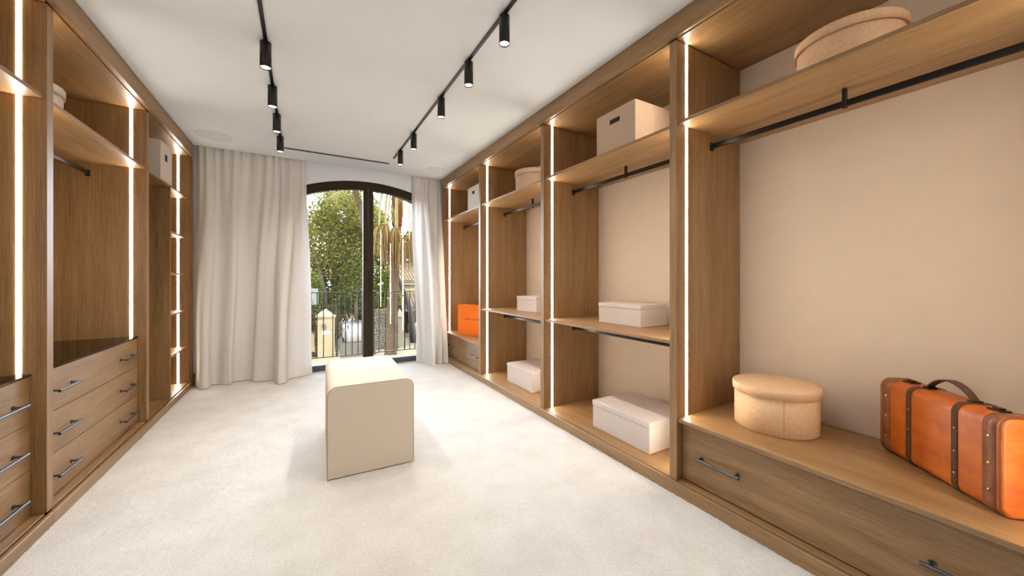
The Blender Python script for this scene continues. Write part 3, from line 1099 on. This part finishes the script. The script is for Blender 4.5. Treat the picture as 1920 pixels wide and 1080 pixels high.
def rrect(off=0.0, n=7, y0=None):
    """outline of the suitcase cross-section in y, z, grown by off"""
    T, Hh, r = SC_T, SC_H, SC_R
    pts = []
    for (cy, cz, a0) in ((-(r), r, 180), (-(r), Hh - r, 90), (-(T - r), Hh - r, 0), (-(T - r), r, -90)):
        for k in range(n + 1):
            a = math.radians(a0 - 90 * k / n)
            pts.append((cy, cz, a))
    out = []
    for cy, cz, a in pts:
        out.append((cy - (-1) * 0 + (r + off) * math.cos(a) * (1), cz + (r + off) * math.sin(a)))
    return out


def outline(off):
    """rounded rectangle in local y (0 front .. -T back), z"""
    T, Hh, r, n = SC_T, SC_H, SC_R, 7
    out = []
    for (cy, cz, a0) in ((-r, r, -90), (-r, Hh - r, 0), (-T + r, Hh - r, 90), (-T + r, r, 180)):
        for k in range(n + 1):
            a = math.radians(a0 + 90 * k / n)
            out.append((cy + (r + off) * math.cos(a), cz + (r + off) * math.sin(a)))
    return out


def sleeve(name, stations, mat, cap=True):
    rows = [[(x, y, max(z, 0.0)) for y, z in outline(off)] for x, off in stations]
    n = len(rows[0])
    V = [p for r in rows for p in r]
    F = [(j * n + i, j * n + (i + 1) % n, (j + 1) * n + (i + 1) % n, (j + 1) * n + i) for j in range(len(rows) - 1) for i in range(n)]
    if cap:
        F.append(tuple(range(n))); F.append(tuple((len(rows) - 1) * n + i for i in range(n)))
    me = pts_mesh(name, V, F)
    o = link(name, me, mat, sc)
    me.polygons.foreach_set('use_smooth', [len(p.vertices) == 4 for p in me.polygons])
    return o


# y is negative into the wardrobe: local -y must point away from the room
L_ = SC_L
sleeve('body', ((0, -.010), (.003, -.003), (.009, 0), (L_ - .009, 0), (L_ - .003, -.003), (L_, -.010)), M_TAN)
sleeve('end_piping', ((.004, .0005), (.0075, .0035), (.011, .0005)), M_BAND, False)
sleeve('end_piping', ((L_ - .011, .0005), (L_ - .0075, .0035), (L_ - .004, .0005)), M_BAND, False)
b1 = sleeve('end_band', ((.018, .0002), (.0185, .0022), (.0585, .0022), (.059, .0002)), M_BAND, False)
b2 = sleeve('end_band', ((L_ - .058, .0002), (L_ - .0575, .0022), (L_ - .0185, .0022), (L_ - .018, .0002)), M_BAND, False)
s1 = sleeve('strap', ((.145, .0002), (.1455, .0032), (.1675, .0032), (.168, .0002)), M_STRAP, False)
s2 = sleeve('strap', ((.342, .0002), (.3425, .0032), (.3645, .0032), (.365, .0002)), M_STRAP, False)
s3 = sleeve('lid_seam', ((.0605, .0001), (.061, .0004), (.0615, .0001)), M_STRAP, False)
for par, x, zs, rr in ((b1, .038, (.075, .165, .255), .0065), (b2, L_ - .038, (.075, .165, .255), .0065), (s1, .1565, (.07, .15, .235), .0038), (s2, .3535, (.15, .235), .0038)):
    for z in zs:
        bm = bmesh.new()
        bmesh.ops.create_uvsphere(bm, u_segments=12, v_segments=8, radius=rr, matrix=Matrix.Diagonal((1, .55, 1, 1)))
        me = bm_mesh(bm, 'rivet')
        o = link('rivet', me, M_BRASS, par, (x, .003, z), smooth=True)
# latches, loops and the handle on the top
for x in (.085, .432):
    bm = bmesh.new()
    add_box(bm, (x - .022, -.085, SC_H + .0005), (x + .022, -.050, SC_H + .006), .0015)
    add_box(bm, (x - .012, -.078, SC_H + .006), (x + .012, -.057, SC_H + .012), .002)
    add_cyl(bm, (x - .018, -.0675, SC_H + .009), (x + .018, -.0675, SC_H + .009), .003, 10)
    link('latch', bm_mesh(bm, 'latch'), M_LATCH, sc)
V, F = [], []
ns = 22
for i in range(ns + 1):
    u = i / ns
    x = .165 + .178 * u
    z = SC_H + .004 + .050 * math.sin(math.pi * u) ** .75
    dx = .178
    dz = .050 * .75 * math.pi * math.cos(math.pi * u) / max(math.sin(math.pi * u), .08) ** .25
    tx, tz = dx, dz
    l = math.hypot(tx, tz); nx, nz_ = -tz / l, tx / l
    wd = .012 + .003 * math.sin(math.pi * u)
    for (sy, sn) in ((-wd, 0), (wd, 0), (wd, .005), (-wd, .005)):
        V.append((x + nx * sn, -.0675 + sy, z + nz_ * sn))
for i in range(ns):
    for k in range(4):
        F.append((i * 4 + k, i * 4 + (k + 1) % 4, i * 4 + 4 + (k + 1) % 4, i * 4 + 4 + k))
F += [(0, 1, 2, 3), tuple(ns * 4 + k for k in (3, 2, 1, 0))]
link('carry_handle', pts_mesh('carry_handle', V, F), M_STRAP, sc)
for x in (.165, .343):
    bm = bmesh.new()
    add_box(bm, (x - .010, -.086, SC_H + .0005), (x + .010, -.049, SC_H + .010), .002)
    link('handle_loop', bm_mesh(bm, 'handle_loop'), M_LATCH, sc)
#EXTERIOR
# ------------------------------------------------------------------ the garden and street outside
G = -2.8
struct(box('driveway', (-40, YW + .45, G - .3), (45, 70, G), M_DRIVE, bev=0))
RNG = np.random.default_rng(11)
LEAF = {
    'yellow': leafy('yellow_green_leaves', (0.0230, 0.0230, 0.0022, 1), (0.0889, 0.0774, 0.0101, 1)),
    'green': leafy('green_leaves', (0.0158, 0.0215, 0.0022, 1), (0.0631, 0.0660, 0.0072, 1)),
    'dark': leafy('dark_leaves', (0.0101, 0.0143, 0.0015, 1), (0.0401, 0.0459, 0.0043, 1)),
    'rust': leafy('rusty_leaves', (0.0159, 0.0103, 0.0031, 1), (0.0477, 0.0338, 0.0099, 1)),
}
M_BARK = plain('grey_bark', (0.0287, 0.0222, 0.0150, 1), 0.95, spec=0.06, noise=.35, nscale=6, bump=.5)
M_PALM = plain('palm_trunk', (0.030, 0.0185, 0.0092, 1), 0.95, spec=0.06, noise=.3, nscale=9, bump=.5)
M_PALM_TOP = plain('palm_trunk_top', (0.0287, 0.0108, 0.0040, 1), 0.95, spec=0.06, noise=.5, nscale=8, bump=.5)
M_DEAD = leafy('dry_palm_leaf', (0.045, 0.0250, 0.0075, 1), (0.094, 0.0570, 0.0185, 1), .2)
M_STALK = plain('dry_stalk', (0.1075, 0.0676, 0.0240, 1), 0.7, spec=0.06)
M_FROND = leafy('palm_frond', (0.0240, 0.0298, 0.0040, 1), (0.0757, 0.0737, 0.0112, 1), .3)
M_FROND_DRY = leafy('yellow_palm_frond', (0.0558, 0.0439, 0.0119, 1), (0.1116, 0.0856, 0.0278, 1), .3)


def leaves_mesh(name, blobs, size):
    """leaf blades scattered in the outer part of several ellipsoids; blobs = (x, y, z, rx, ry, rz, count)"""
    C = []
    for (x, y, z, rx, ry, rz, n) in blobs:
        d = RNG.normal(size=(n, 3)); d /= np.linalg.norm(d, axis=1)[:, None]
        r = RNG.uniform(0.25, 1.0, n) ** .5
        r *= 1 + .16 * np.sin(d[:, 0] * 5 + x) * np.cos(d[:, 2] * 6 + z)
        C.append(np.array([x, y, z]) + d * r[:, None] * np.array([rx, ry, rz]))
    C = np.concatenate(C)
    n = len(C)
    a = RNG.normal(size=(n, 3)); a[:, 2] *= .6; a /= np.linalg.norm(a, axis=1)[:, None]
    b = np.cross(a, RNG.normal(size=(n, 3))); b /= np.linalg.norm(b, axis=1)[:, None]
    s = RNG.uniform(.6, 1.3, n)[:, None] * size
    V = np.stack([C - a * s, C + b * s * .42, C + a * s, C - b * s * .42], 1).reshape(-1, 3)
    me = bpy.data.meshes.new(name)
    me.vertices.add(4 * n); me.vertices.foreach_set('co', V.ravel())
    me.loops.add(4 * n); me.loops.foreach_set('vertex_index', np.arange(4 * n, dtype=np.int32))
    me.polygons.add(n); me.polygons.foreach_set('loop_start', np.arange(0, 4 * n, 4, dtype=np.int32))
    me.update(calc_edges=True)
    return me


def tree(name, label, cat, x, y, blobs, mat, size=.13, trunk=None, group=None):
    t = thing(name, (x, y, G), label, cat, group)
    o = link('foliage', leaves_mesh('foliage', blobs, size), mat, t)
    o['kind'] = 'stuff'
    if trunk:
        link('trunk', tube_mesh('trunk', [p[:3] for p in trunk], [p[3] for p in trunk], 10), M_BARK, t, smooth=True)
    return t


GT = 'leafy trees in the garden outside'
tree('leafy_tree', 'tall yellow green leafy tree filling the left glass pane', 'tree', 1.3, 25.0,
     [(1.0, 25, 3.2, 1.7, 1.6, 2.6, 9000), (2.6, 25.5, 2.6, 1.6, 1.6, 2.2, 8500), (2.0, 24.6, 5.4, 1.7, 1.5, 1.6, 6500), (0.2, 25.5, 1.2, 1.4, 1.4, 1.8, 5200), (3.6, 25.6, 4.4, 1.3, 1.4, 2.2, 5600)],
     LEAF['yellow'], .082, [(1.45, 24.4, G, .20), (1.15, 24.2, -.9, .16), (1.12, 24.1, .4, .14), (.80, 24.2, 2.0, .11), (.45, 24.5, 3.4, .06)], GT)
tree('leafy_tree', 'fresh green bushy tree low behind the left glass pane', 'tree', 3.0, 23.6,
     [(2.9, 24.2, .8, .95, .7, 1.9, 6000), (0.45, 23.2, .1, .55, .6, 1.5, 2600), (2.1, 24.4, -.1, .9, .6, 1.0, 2800), (4.6, 24.5, .2, 1.1, .8, 1.9, 6500)],
     LEAF['green'], .078, [(2.9, 23.8, G, .12), (2.8, 23.8, -.5, .09), (2.9, 23.8, 1.0, .05)], GT)
tree('leafy_tree', 'shaded dark tree far behind the yellow green tree', 'tree', 2.0, 30.0,
     [(1.0, 30, 1.8, 2.8, 1.2, 4.4, 9000), (4.6, 30, 1.2, 2.4, 1.2, 4.4, 8000), (-2.5, 30, 1.5, 2.6, 1.4, 4.0, 3000), (3.2, 30.5, 5.6, 2.4, 1.2, 2.8, 5000)],
     LEAF['dark'], .16, [(2.0, 30, G, .3), (2.1, 30, 1, .2), (2.0, 30, 4, .1)], GT)
tree('leafy_tree', 'green tree behind the palm in the right glass pane', 'tree', 6.0, 31.5,
     [(6.0, 31.5, 3.9, 1.7, 1.0, 1.9, 5000), (7.8, 32, 3.6, 1.6, 1.0, 2.1, 4500), (4.6, 31.4, 5.8, 1.8, 1.0, 1.8, 4500), (9.6, 32, 3.8, 1.8, 1.2, 2.6, 3000)],
     LEAF['green'], .11, [(6.4, 31.6, G, .22), (6.5, 31.6, 1, .15), (6.2, 31.6, 3.4, .07)], GT)
tree('hedge', 'dark brownish hedge behind the iron fence', 'hedge', 1.45, 23.2,
     [(1.45, 23.2, -1.5, .55, .5, 1.3, 3600), (3.2, 27.4, -.7, 2.2, .5, 1.6, 5600)], LEAF['rust'], .07)
tree('creeper', 'creeper hanging down the garden wall left of the gate pillar', 'creeper', .5, 21.0,
     [(.42, 21.05, -1.1, .22, .10, .40, 420), (.60, 20.95, -1.9, .06, .05, .75, 220), (.4, 20.95, -2.62, .3, .15, .12, 160)], LEAF['rust'], .07)
tree('shrub', 'low green shrub before the tiled house', 'shrub', 6.5, 25.2,
     [(6.55, 25.0, -2.2, .35, .3, .7, 700), (7.1, 25.1, -1.9, .4, .3, .9, 700)], LEAF['yellow'], .10)

# palms
def strip(V, F, P, wid, side):
    """flat strip along points P; side = direction of its width"""
    i0 = len(V)
    for p, w_ in zip(P, wid):
        V.append(Vector(p) - side * w_); V.append(Vector(p) + side * w_)
    for k in range(len(P) - 1):
        a = i0 + 2 * k
        F.append((a, a + 1, a + 3, a + 2))


def frond_mesh(name, az, lift, length, droop, rng, n=26, leaf=.55):
    """feathered palm frond from the origin"""
    V, F = [], []
    d = Vector((math.cos(az), math.sin(az), 0))
    sd = Vector((-math.sin(az), math.cos(az), 0))
    pts = [d * (length * u * math.cos(lift * (1 - u))) + Vector((0, 0, length * (math.sin(lift) * u - droop * u * u))) for u in [k / n for k in range(n + 1)]]
    strip(V, F, pts, [.030 * (1 - .8 * k / n) for k in range(n + 1)], sd)
    for k in range(4, n + 1):
        u = k / n
        l = leaf * math.sin(math.pi * min(1, .15 + .8 * u)) * rng.uniform(.8, 1.15)
        tdir = (pts[k] - pts[k - 1]).normalized()
        for s_ in (-1, 1):
            q = (tdir * .75 + sd * s_ * .8 + Vector((0, 0, -.25 + rng.uniform(-.2, .1)))).normalized()
            e = pts[k] + q * l + Vector((0, 0, -.25 * l))
            strip(V, F, [pts[k], pts[k] + q * l * .55, e], [.012, .020, .003], tdir)
    return pts_mesh(name, V, F)


def ringed_trunk(name, path, radii, step=.16, amp=.06):
    P, R = [], []
    for i in range(len(path) - 1):
        a, b = Vector(path[i]), Vector(path[i + 1])
        m = max(2, int((b - a).length / step))
        for k in range(m):
            u = k / m
            P.append(a.lerp(b, u)); R.append((radii[i] * (1 - u) + radii[i + 1] * u) * (1 + amp * (k % 2)))
    P.append(Vector(path[-1])); R.append(radii[-1])
    return tube_mesh(name, P, R, 14)


def palm_a():
    rng = random.Random(5)
    t = thing('palm_tree', (2.6, 15.0, G), 'slender leaning palm at the top of the left glass pane', 'palm')
    path = [(2.21, 15.2, G), (2.22, 15.15, 0), (2.16, 15.05, 2.6), (1.96, 15.0, 3.75), (1.72, 15.0, 4.6), (1.60, 15.0, 5.3)]
    link('trunk', ringed_trunk('trunk', path, [.14, .12, .10, .09, .085, .09], .09), M_PALM, t, smooth=True)
    top = Vector(path[-1])
    for k, (az, lift, ln, dr, dry) in enumerate(((200, .25, 1.7, 1.05, True), (188, .5, 2.0, .75, False), (215, .1, 1.6, 1.2, False), (-15, .45, 2.0, .95, False), (10, .3, 1.8, 1.2, False), (-40, .2, 1.9, 1.25, False),
                                               (250, .2, 1.9, 1.1, False), (290, .3, 1.9, 1.2, False), (80, .5, 2.0, .8, False), (140, .5, 2.1, .8, False), (330, .1, 1.7, 1.35, False), (40, .7, 2.1, .8, False))):
        me = frond_mesh('frond', math.radians(az), lift, ln, dr, rng, leaf=.62)
        link('frond', me, M_FROND_DRY if dry else M_FROND, t, top)


    low = Vector((1.74, 14.98, 4.56))
    for az, lift, ln, dr in ((186, -.10, 1.02, .36), (196, .05, 1.0, .52), (-10, .1, .9, .6)):
        link('frond', frond_mesh('frond', math.radians(az), lift, ln, dr, rng, leaf=.5), M_FROND_DRY, t, low)


def palm_b():
    rng = random.Random(9)
    t = thing('palm_tree', (3.97, 19.5, G), 'thick palm with a skirt of dead hanging fronds in the right glass pane', 'palm')
    path = [(3.95, 19.5, G), (3.97, 19.5, -1.6), (4.10, 19.5, .6), (4.22, 19.5, 2.6), (4.28, 19.5, 4.0)]
    link('trunk', ringed_trunk('trunk', path, [.30, .27, .235, .215, .22], .09, .09), M_PALM, t, smooth=True)
    o = link('crown_shaft', ringed_trunk('crown_shaft', [(4.28, 19.5, 3.9), (4.29, 19.5, 4.5), (4.31, 19.5, 5.2), (4.34, 19.5, 6.2)], [.24, .30, .30, .22], .12, .12), M_PALM_TOP, t, smooth=True)
    top = Vector((4.34, 19.5, 6.0))
    # dead fans: a long bowed stalk and a folded fan hanging from it
    fans = [(-1.02, -.35, 3.85, 2.0), (-.74, -.6, 3.95, 2.3), (-.52, -.2, 3.7, 2.1), (-.28, -.7, 3.85, 2.4), (.10, -.75, 3.35, 2.2), (.45, -.55, 3.2, 1.9), (.62, -.3, 3.7, 2.0),
            (.85, -.1, 3.75, 2.1), (.20, .5, 3.5, 2.0), (-.6, .5, 3.6, 2.0), (.7, .4, 3.6, 1.9), (-.15, -.5, 3.5, 2.2)]
    for (dx, dy, zf, ln) in fans:
        V, F = [], []
        sd = Vector((dy, -dx, 0)).normalized()
        out = Vector((dx, dy, 0))
        P = [top + Vector((0, 0, -.2)) + out * .2, top + out * .55 + Vector((0, 0, .02)), top + out * .80 + Vector((0, 0, -.35)), top + out * .93 + Vector((0, 0, -1.0)), Vector((top.x + dx, top.y + dy, zf))]
        strip(V, F, P, [.05, .045, .04, .032, .028], Vector((1, 0, 0)))
        st = link('stalk', pts_mesh('stalk', V, F), M_STALK, t)
        sm = st.modifiers.new('thick', 'SOLIDIFY'); sm.thickness = .03
        V, F = [], []
        tip = P[-1]
        for k in range(44):
            a = rng.uniform(-1, 1)
            c = rng.uniform(-1, 1)
            l = ln * rng.uniform(.45, 1.15) * (1 - .2 * abs(a))
            spread = Vector((a * .32, c * .2, 0))
            strip(V, F, [tip, tip + spread * .75 + Vector((0, 0, -l * .30)), tip + spread * 1.0 + Vector((0, 0, -l * .65)), tip + spread * rng.uniform(.75, 1.2) + Vector((0, 0, -l))],
                  [.010, .022, .018, .004], Vector((math.cos(k), math.sin(k), 0)))
        link('dead_fan', pts_mesh('dead_fan', V, F), M_DEAD, t)
    for az in (175, 195, 215, 160, 235, -8, 12, -30, 260, 290, 320, 60, 110):
        me = frond_mesh('frond', math.radians(az), rng.uniform(.15, .6), rng.uniform(1.9, 2.4), rng.uniform(.55, .95), rng, leaf=.75)
        link('frond', me, M_FROND, t, top)
    # a grey branch that crosses in front of the house
    return t


palm_a()
palm_b()
bt = tube_mesh('bare_branch', [(6.0, 22.8, G), (5.7, 22.4, -.8), (5.2, 21.8, .35), (4.75, 21.3, 1.1), (4.5, 21.0, 1.8), (4.2, 20.8, 2.6)], [.17, .15, .13, .12, .10, .07], 9)
o = link('bare_trunk', bt, M_BARK, smooth=True)
tag(o, 'leaning grey bare trunk behind the palm with the dead skirt', 'tree')
bt2 = None

# gate pillars
def pillar(x0, x1, y, ztop, zapex, label, plaque):
    t = thing('gate_pillar', ((x0 + x1) / 2, y + (x1 - x0) / 2, G), label, 'pillar', 'cream gate pillars')
    w_ = x1 - x0
    box('shaft', (x0, y, G), (x1, y + w_, ztop - .13), M_STONE, t, bev=.01)
    box('base', (x0 - .03, y - .03, G), (x1 + .03, y + w_ + .03, G + .22), M_STONE, t, bev=.01)
    box('moulding', (x0 - .03, y - .03, ztop - .128), (x1 + .03, y + w_ + .03, ztop - .07), M_STONE, t, bev=.008)
    box('cap', (x0 - .055, y - .055, ztop - .068), (x1 + .055, y + w_ + .055, ztop), M_STONE, t, bev=.008)
    cx, cy = (x0 + x1) / 2, y + w_ / 2
    h = w_ / 2 + .03
    V = [(cx - h, cy - h, ztop), (cx + h, cy - h, ztop), (cx + h, cy + h, ztop), (cx - h, cy + h, ztop), (cx, cy, zapex)]
    link('pyramid_top', pts_mesh('pyramid_top', V, [(0, 1, 4), (1, 2, 4), (2, 3, 4), (3, 0, 4), (3, 2, 1, 0)]), M_STONE, t)
    if plaque:
        pq = box('plaque', (cx - .17, y - .03, -1.64), (cx + .17, y - .001, -1.43), M_WHITE, t, bev=.004)
        box('plaque_rim', (cx - .19, y - .036, -1.455), (cx + .19, y - .0305, -1.42), M_IRON, pq, bev=0)
        box('plaque_slot', (cx - .11, y - .036, -1.56), (cx + .11, y - .0305, -1.535), M_IRON, pq, bev=0)
        lt_ = thing('wall_lantern', (cx - .13, y - .12, -1.36), 'small black lantern on the face of the left gate pillar', 'lantern')
        bm = bmesh.new()
        x = cx - .13
        add_cyl(bm, (x, y - .12, -1.33), (x, y - .12, -1.12), .05, 8, .085)
        add_cyl(bm, (x, y - .12, -1.12), (x, y - .12, -1.03), .10, 8, .015)
        add_cyl(bm, (x, y - .12, -1.37), (x, y - .12, -1.33), .02, 8, .05)
        add_box(bm, (x - .02, y - .12, -1.24), (x + .02, y - .001, -1.21))
        link('lantern_body', bm_mesh(bm, 'lantern_body'), M_IRON, lt_)
    return t


pillar(.66, 1.44, 20.8, -.72, -.36, 'cream gate pillar with lantern and plaque, left of the drive', True)
pillar(4.84, 5.20, 22.0, -1.02, -.58, 'cream gate pillar beside the thick palm trunk', False)
o = box('garden_wall', (-6, 21.1, G), (.655, 21.4, -1.15), M_STONE, bev=.01)
tag(o, 'cream garden wall left of the gate pillar', 'wall')

# rubble wall behind the palm
def rubble():
    t = thing('rubble_wall', (3.7, 21.6, G), 'rough grey rubble stone wall left of the thick palm', 'wall')
    rng = random.Random(3)
    m1 = plain('rubble_stone', (0.062, 0.052, 0.034, 1), .95, spec=0.06, noise=.35, nscale=4, bump=.4)
    box('mortar', (3.15, 21.58, G), (4.75, 21.95, -.62), plain('mortar', (0.0399, 0.0338, 0.0240, 1), .95, spec=0.06), t, bev=0)
    bm = bmesh.new()
    z = G
    while z < -.60:
        h = rng.uniform(.08, .13)
        x = 3.15
        while x < 4.73:
            l = rng.uniform(.08, .20)
            r = bmesh.ops.create_icosphere(bm, subdivisions=1, radius=.5, matrix=Matrix.Translation((x + l / 2, 21.58, z + h / 2 + rng.uniform(-.03, .03))) @ Matrix.Rotation(rng.uniform(-.9, .9), 4, 'Y') @ Matrix.Diagonal((l * 1.05, .16, h * 1.2, 1)))
            x += l
        z += h
    o = link('stones', bm_mesh(bm, 'stones'), m1, t)
    o['kind'] = 'stuff'


rubble()

# iron fence and grey gate
fe = thing('iron_fence', (2.3, 21.2, G), 'thin iron fence with spear tips right of the lantern pillar', 'fence')
M_RUST = plain('pale_iron', (0.0477, 0.0379, 0.0220, 1), .7, spec=0.06)
box('top_rail', (1.47, 21.19, -1.20), (3.12, 21.21, -1.17), M_RUST, fe, bev=0)
box('bottom_rail', (1.47, 21.19, -2.62), (3.12, 21.21, -2.58), M_RUST, fe, bev=0)
for k in range(12):
    x = 1.56 + k * .135
    bm = bmesh.new()
    add_cyl(bm, (0, 0, -.80), (0, 0, .80), .014, 6)
    add_cyl(bm, (0, 0, .80), (0, 0, .93), .030, 6, .002)
    if k == 0: bar_me = bm_mesh(bm, 'spear_bar')
    else: bm.free()
    link('spear_bar', bar_me, M_RUST, fe, (x, 21.2, -1.98))
gt = thing('driveway_gate', (2.45, 20.2, G), 'low grey solid metal gate across the drive', 'gate')
M_GATE = plain('grey_gate_paint', (0.0419, 0.0367, 0.0278, 1), .6, spec=0.06)
box('panel', (1.70, 20.19, G + .03), (3.30, 20.23, -2.06), M_GATE, gt)
box('gate_frame', (1.655, 20.17, G + .01), (1.70, 20.25, -1.98), M_GATE, gt)
box('gate_frame', (3.30, 20.17, G + .01), (3.345, 20.25, -1.98), M_GATE, gt)
box('gate_rail', (1.701, 20.17, -2.058), (3.299, 20.25, -2.02), plain('gate_rail_paint', (0.0199, 0.0170, 0.0128, 1), .6, spec=0.06), gt)

# parked cars
def car(x, y, label, rz):
    t = thing('car', (x, y, G), label, 'car', 'white cars parked beyond the gate', rz=rz)
    white = plain('white_car_paint', (0.2, 0.2, 0.2, 1), .25, spec=0.06, coat=.5)
    dark = plain('car_window', (0.0636, 0.0636, 0.0558, 1), .1, spec=0.06)
    prof = [(-2.0, .35), (-2.05, .75), (-2.0, .95), (-1.5, 1.28), (.75, 1.33), (1.35, 1.05), (1.95, .98), (2.05, .70), (2.0, .35)]
    V = [(px, s_ * (.80 if pz < 1.1 else .62), pz) for s_ in (-1, 1) for px, pz in prof]
    n = len(prof)
    F = [tuple(range(n)), tuple(range(2 * n - 1, n - 1, -1))] + [(k, (k + 1) % n, n + (k + 1) % n, n + k) for k in range(n)]
    link('body', pts_mesh('body', V, F), white, t)
    for s_ in (-1, 1):
        V = [(-1.75, s_ * .785, 1.0), (-.35, s_ * .785, 1.0), (-.35, s_ * .68, 1.24), (-1.45, s_ * .68, 1.22)]
        link('side_window', pts_mesh('side_window', V, [(0, 1, 2, 3)]), dark, t)
        V = [(-.2, s_ * .785, 1.0), (1.1, s_ * .785, 1.03), (.70, s_ * .68, 1.25), (-.2, s_ * .68, 1.24)]
        link('side_window', pts_mesh('side_window', V, [(0, 1, 2, 3)]), dark, t)
        for wx in (-1.25, 1.25):
            bm = bmesh.new()
            add_cyl(bm, (wx, s_ * .70, .32), (wx, s_ * .83, .32), .32, 20)
            add_cyl(bm, (wx, s_ * .83, .32), (wx, s_ * .84, .32), .19, 16)
            link('wheel', bm_mesh(bm, 'wheel'), M_IRON, t)


car(2.98, 24.3, 'white parked car seen above the low grey gate', math.pi / 2)
car(8.35, 23.6, 'white parked car before the tiled house at the right curtain', 0.1)

# tiled house on the right
hs = thing('house', (7.6, 28.0, G), 'cream house with clay tiled roofs at the right edge of the glass', 'house')
M_TILE = plain('clay_tiles', (0.0636, 0.0457, 0.0278, 1), .9, spec=0.06, noise=.4, nscale=3)
box('wall', (6.0, 27.2, G), (11, 30.5, .72), M_STONE, hs, bev=0)
box('fascia', (5.75, 26.9, .74), (11.2, 27.15, .98), M_STONE, hs, bev=.01)
box('porch_column', (7.0, 26.0, G), (7.28, 26.28, -1.12), M_STONE, hs, bev=.01)
box('porch_beam', (6.1, 25.95, -1.118), (11, 26.3, -.88), M_STONE, hs, bev=.01)
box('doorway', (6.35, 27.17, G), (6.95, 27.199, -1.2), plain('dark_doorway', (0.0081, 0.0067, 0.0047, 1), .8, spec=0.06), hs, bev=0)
for (x0, x1, ya, za, yb, zb) in ((5.7, 11.2, 26.8, .99, 29.6, 2.3), (6.0, 11.0, 25.85, -.87, 27.18, .10)):
    V = [(x0, ya, za), (x1, ya, za), (x1, yb, zb), (x0, yb, zb), (x0, ya, za - .06), (x1, ya, za - .06), (x1, yb, zb - .06), (x0, yb, zb - .06)]
    link('roof', pts_mesh('roof', V, [(0, 1, 2, 3), (4, 5, 6, 7), (0, 1, 5, 4), (1, 2, 6, 5), (2, 3, 7, 6), (3, 0, 4, 7)]), M_TILE, hs)
    bm = bmesh.new()
    x = x0 + .1
    while x < x1:
        m = 6
        for k in range(m):
            p = Vector((x, ya + (yb - ya) * k / m, za + (zb - za) * k / m + .03))
            q = Vector((x, ya + (yb - ya) * (k + 1) / m, za + (zb - za) * (k + 1) / m + .05))
            add_cyl(bm, p, q, .085, 8, .07)
        x += .21
    o = link('roof_tiles', bm_mesh(bm, 'roof_tiles'), M_TILE, hs)
    o['kind'] = 'stuff'

# pale board with dark struts at the left
sg = thing('sign_board', (.2, 20.0, G), 'pale blue board with dark diagonal strokes on a pole left of the lantern pillar', 'sign')
box('board', (-.45, 19.98, -.07), (.66, 20.02, .71), plain('pale_blue_board', (0.060, 0.064, 0.055, 1), .5, spec=0.06), sg, bev=.004)
link('pole', tube_mesh('pole', [(.1, 20.06, G), (.1, 20.06, .6)], [.035, .035], 10), M_IRON, sg)
bm = bmesh.new()
for (p, q) in (((.20, .16), (.40, .59)), ((.28, .42), (.47, -.03))):
    d = Vector((q[0] - p[0], 0, q[1] - p[1])); L0 = d.length
    a = math.atan2(d.z, d.x)
    bm3 = bmesh.new()
    add_box(bm3, (-L0 / 2, -.004, -.03), (L0 / 2, .004, .03))
    bmesh.ops.rotate(bm3, verts=bm3.verts[:], cent=(0, 0, 0), matrix=Matrix.Rotation(-a, 3, 'Y'))
    bmesh.ops.translate(bm3, verts=bm3.verts[:], vec=((p[0] + q[0]) / 2, 19.975, (p[1] + q[1]) / 2))
    tm = bpy.data.meshes.new('tmp'); bm3.to_mesh(tm); bm3.free(); bm.from_mesh(tm); bpy.data.meshes.remove(tm)
link('strokes', bm_mesh(bm, 'strokes'), M_IRON, sg)
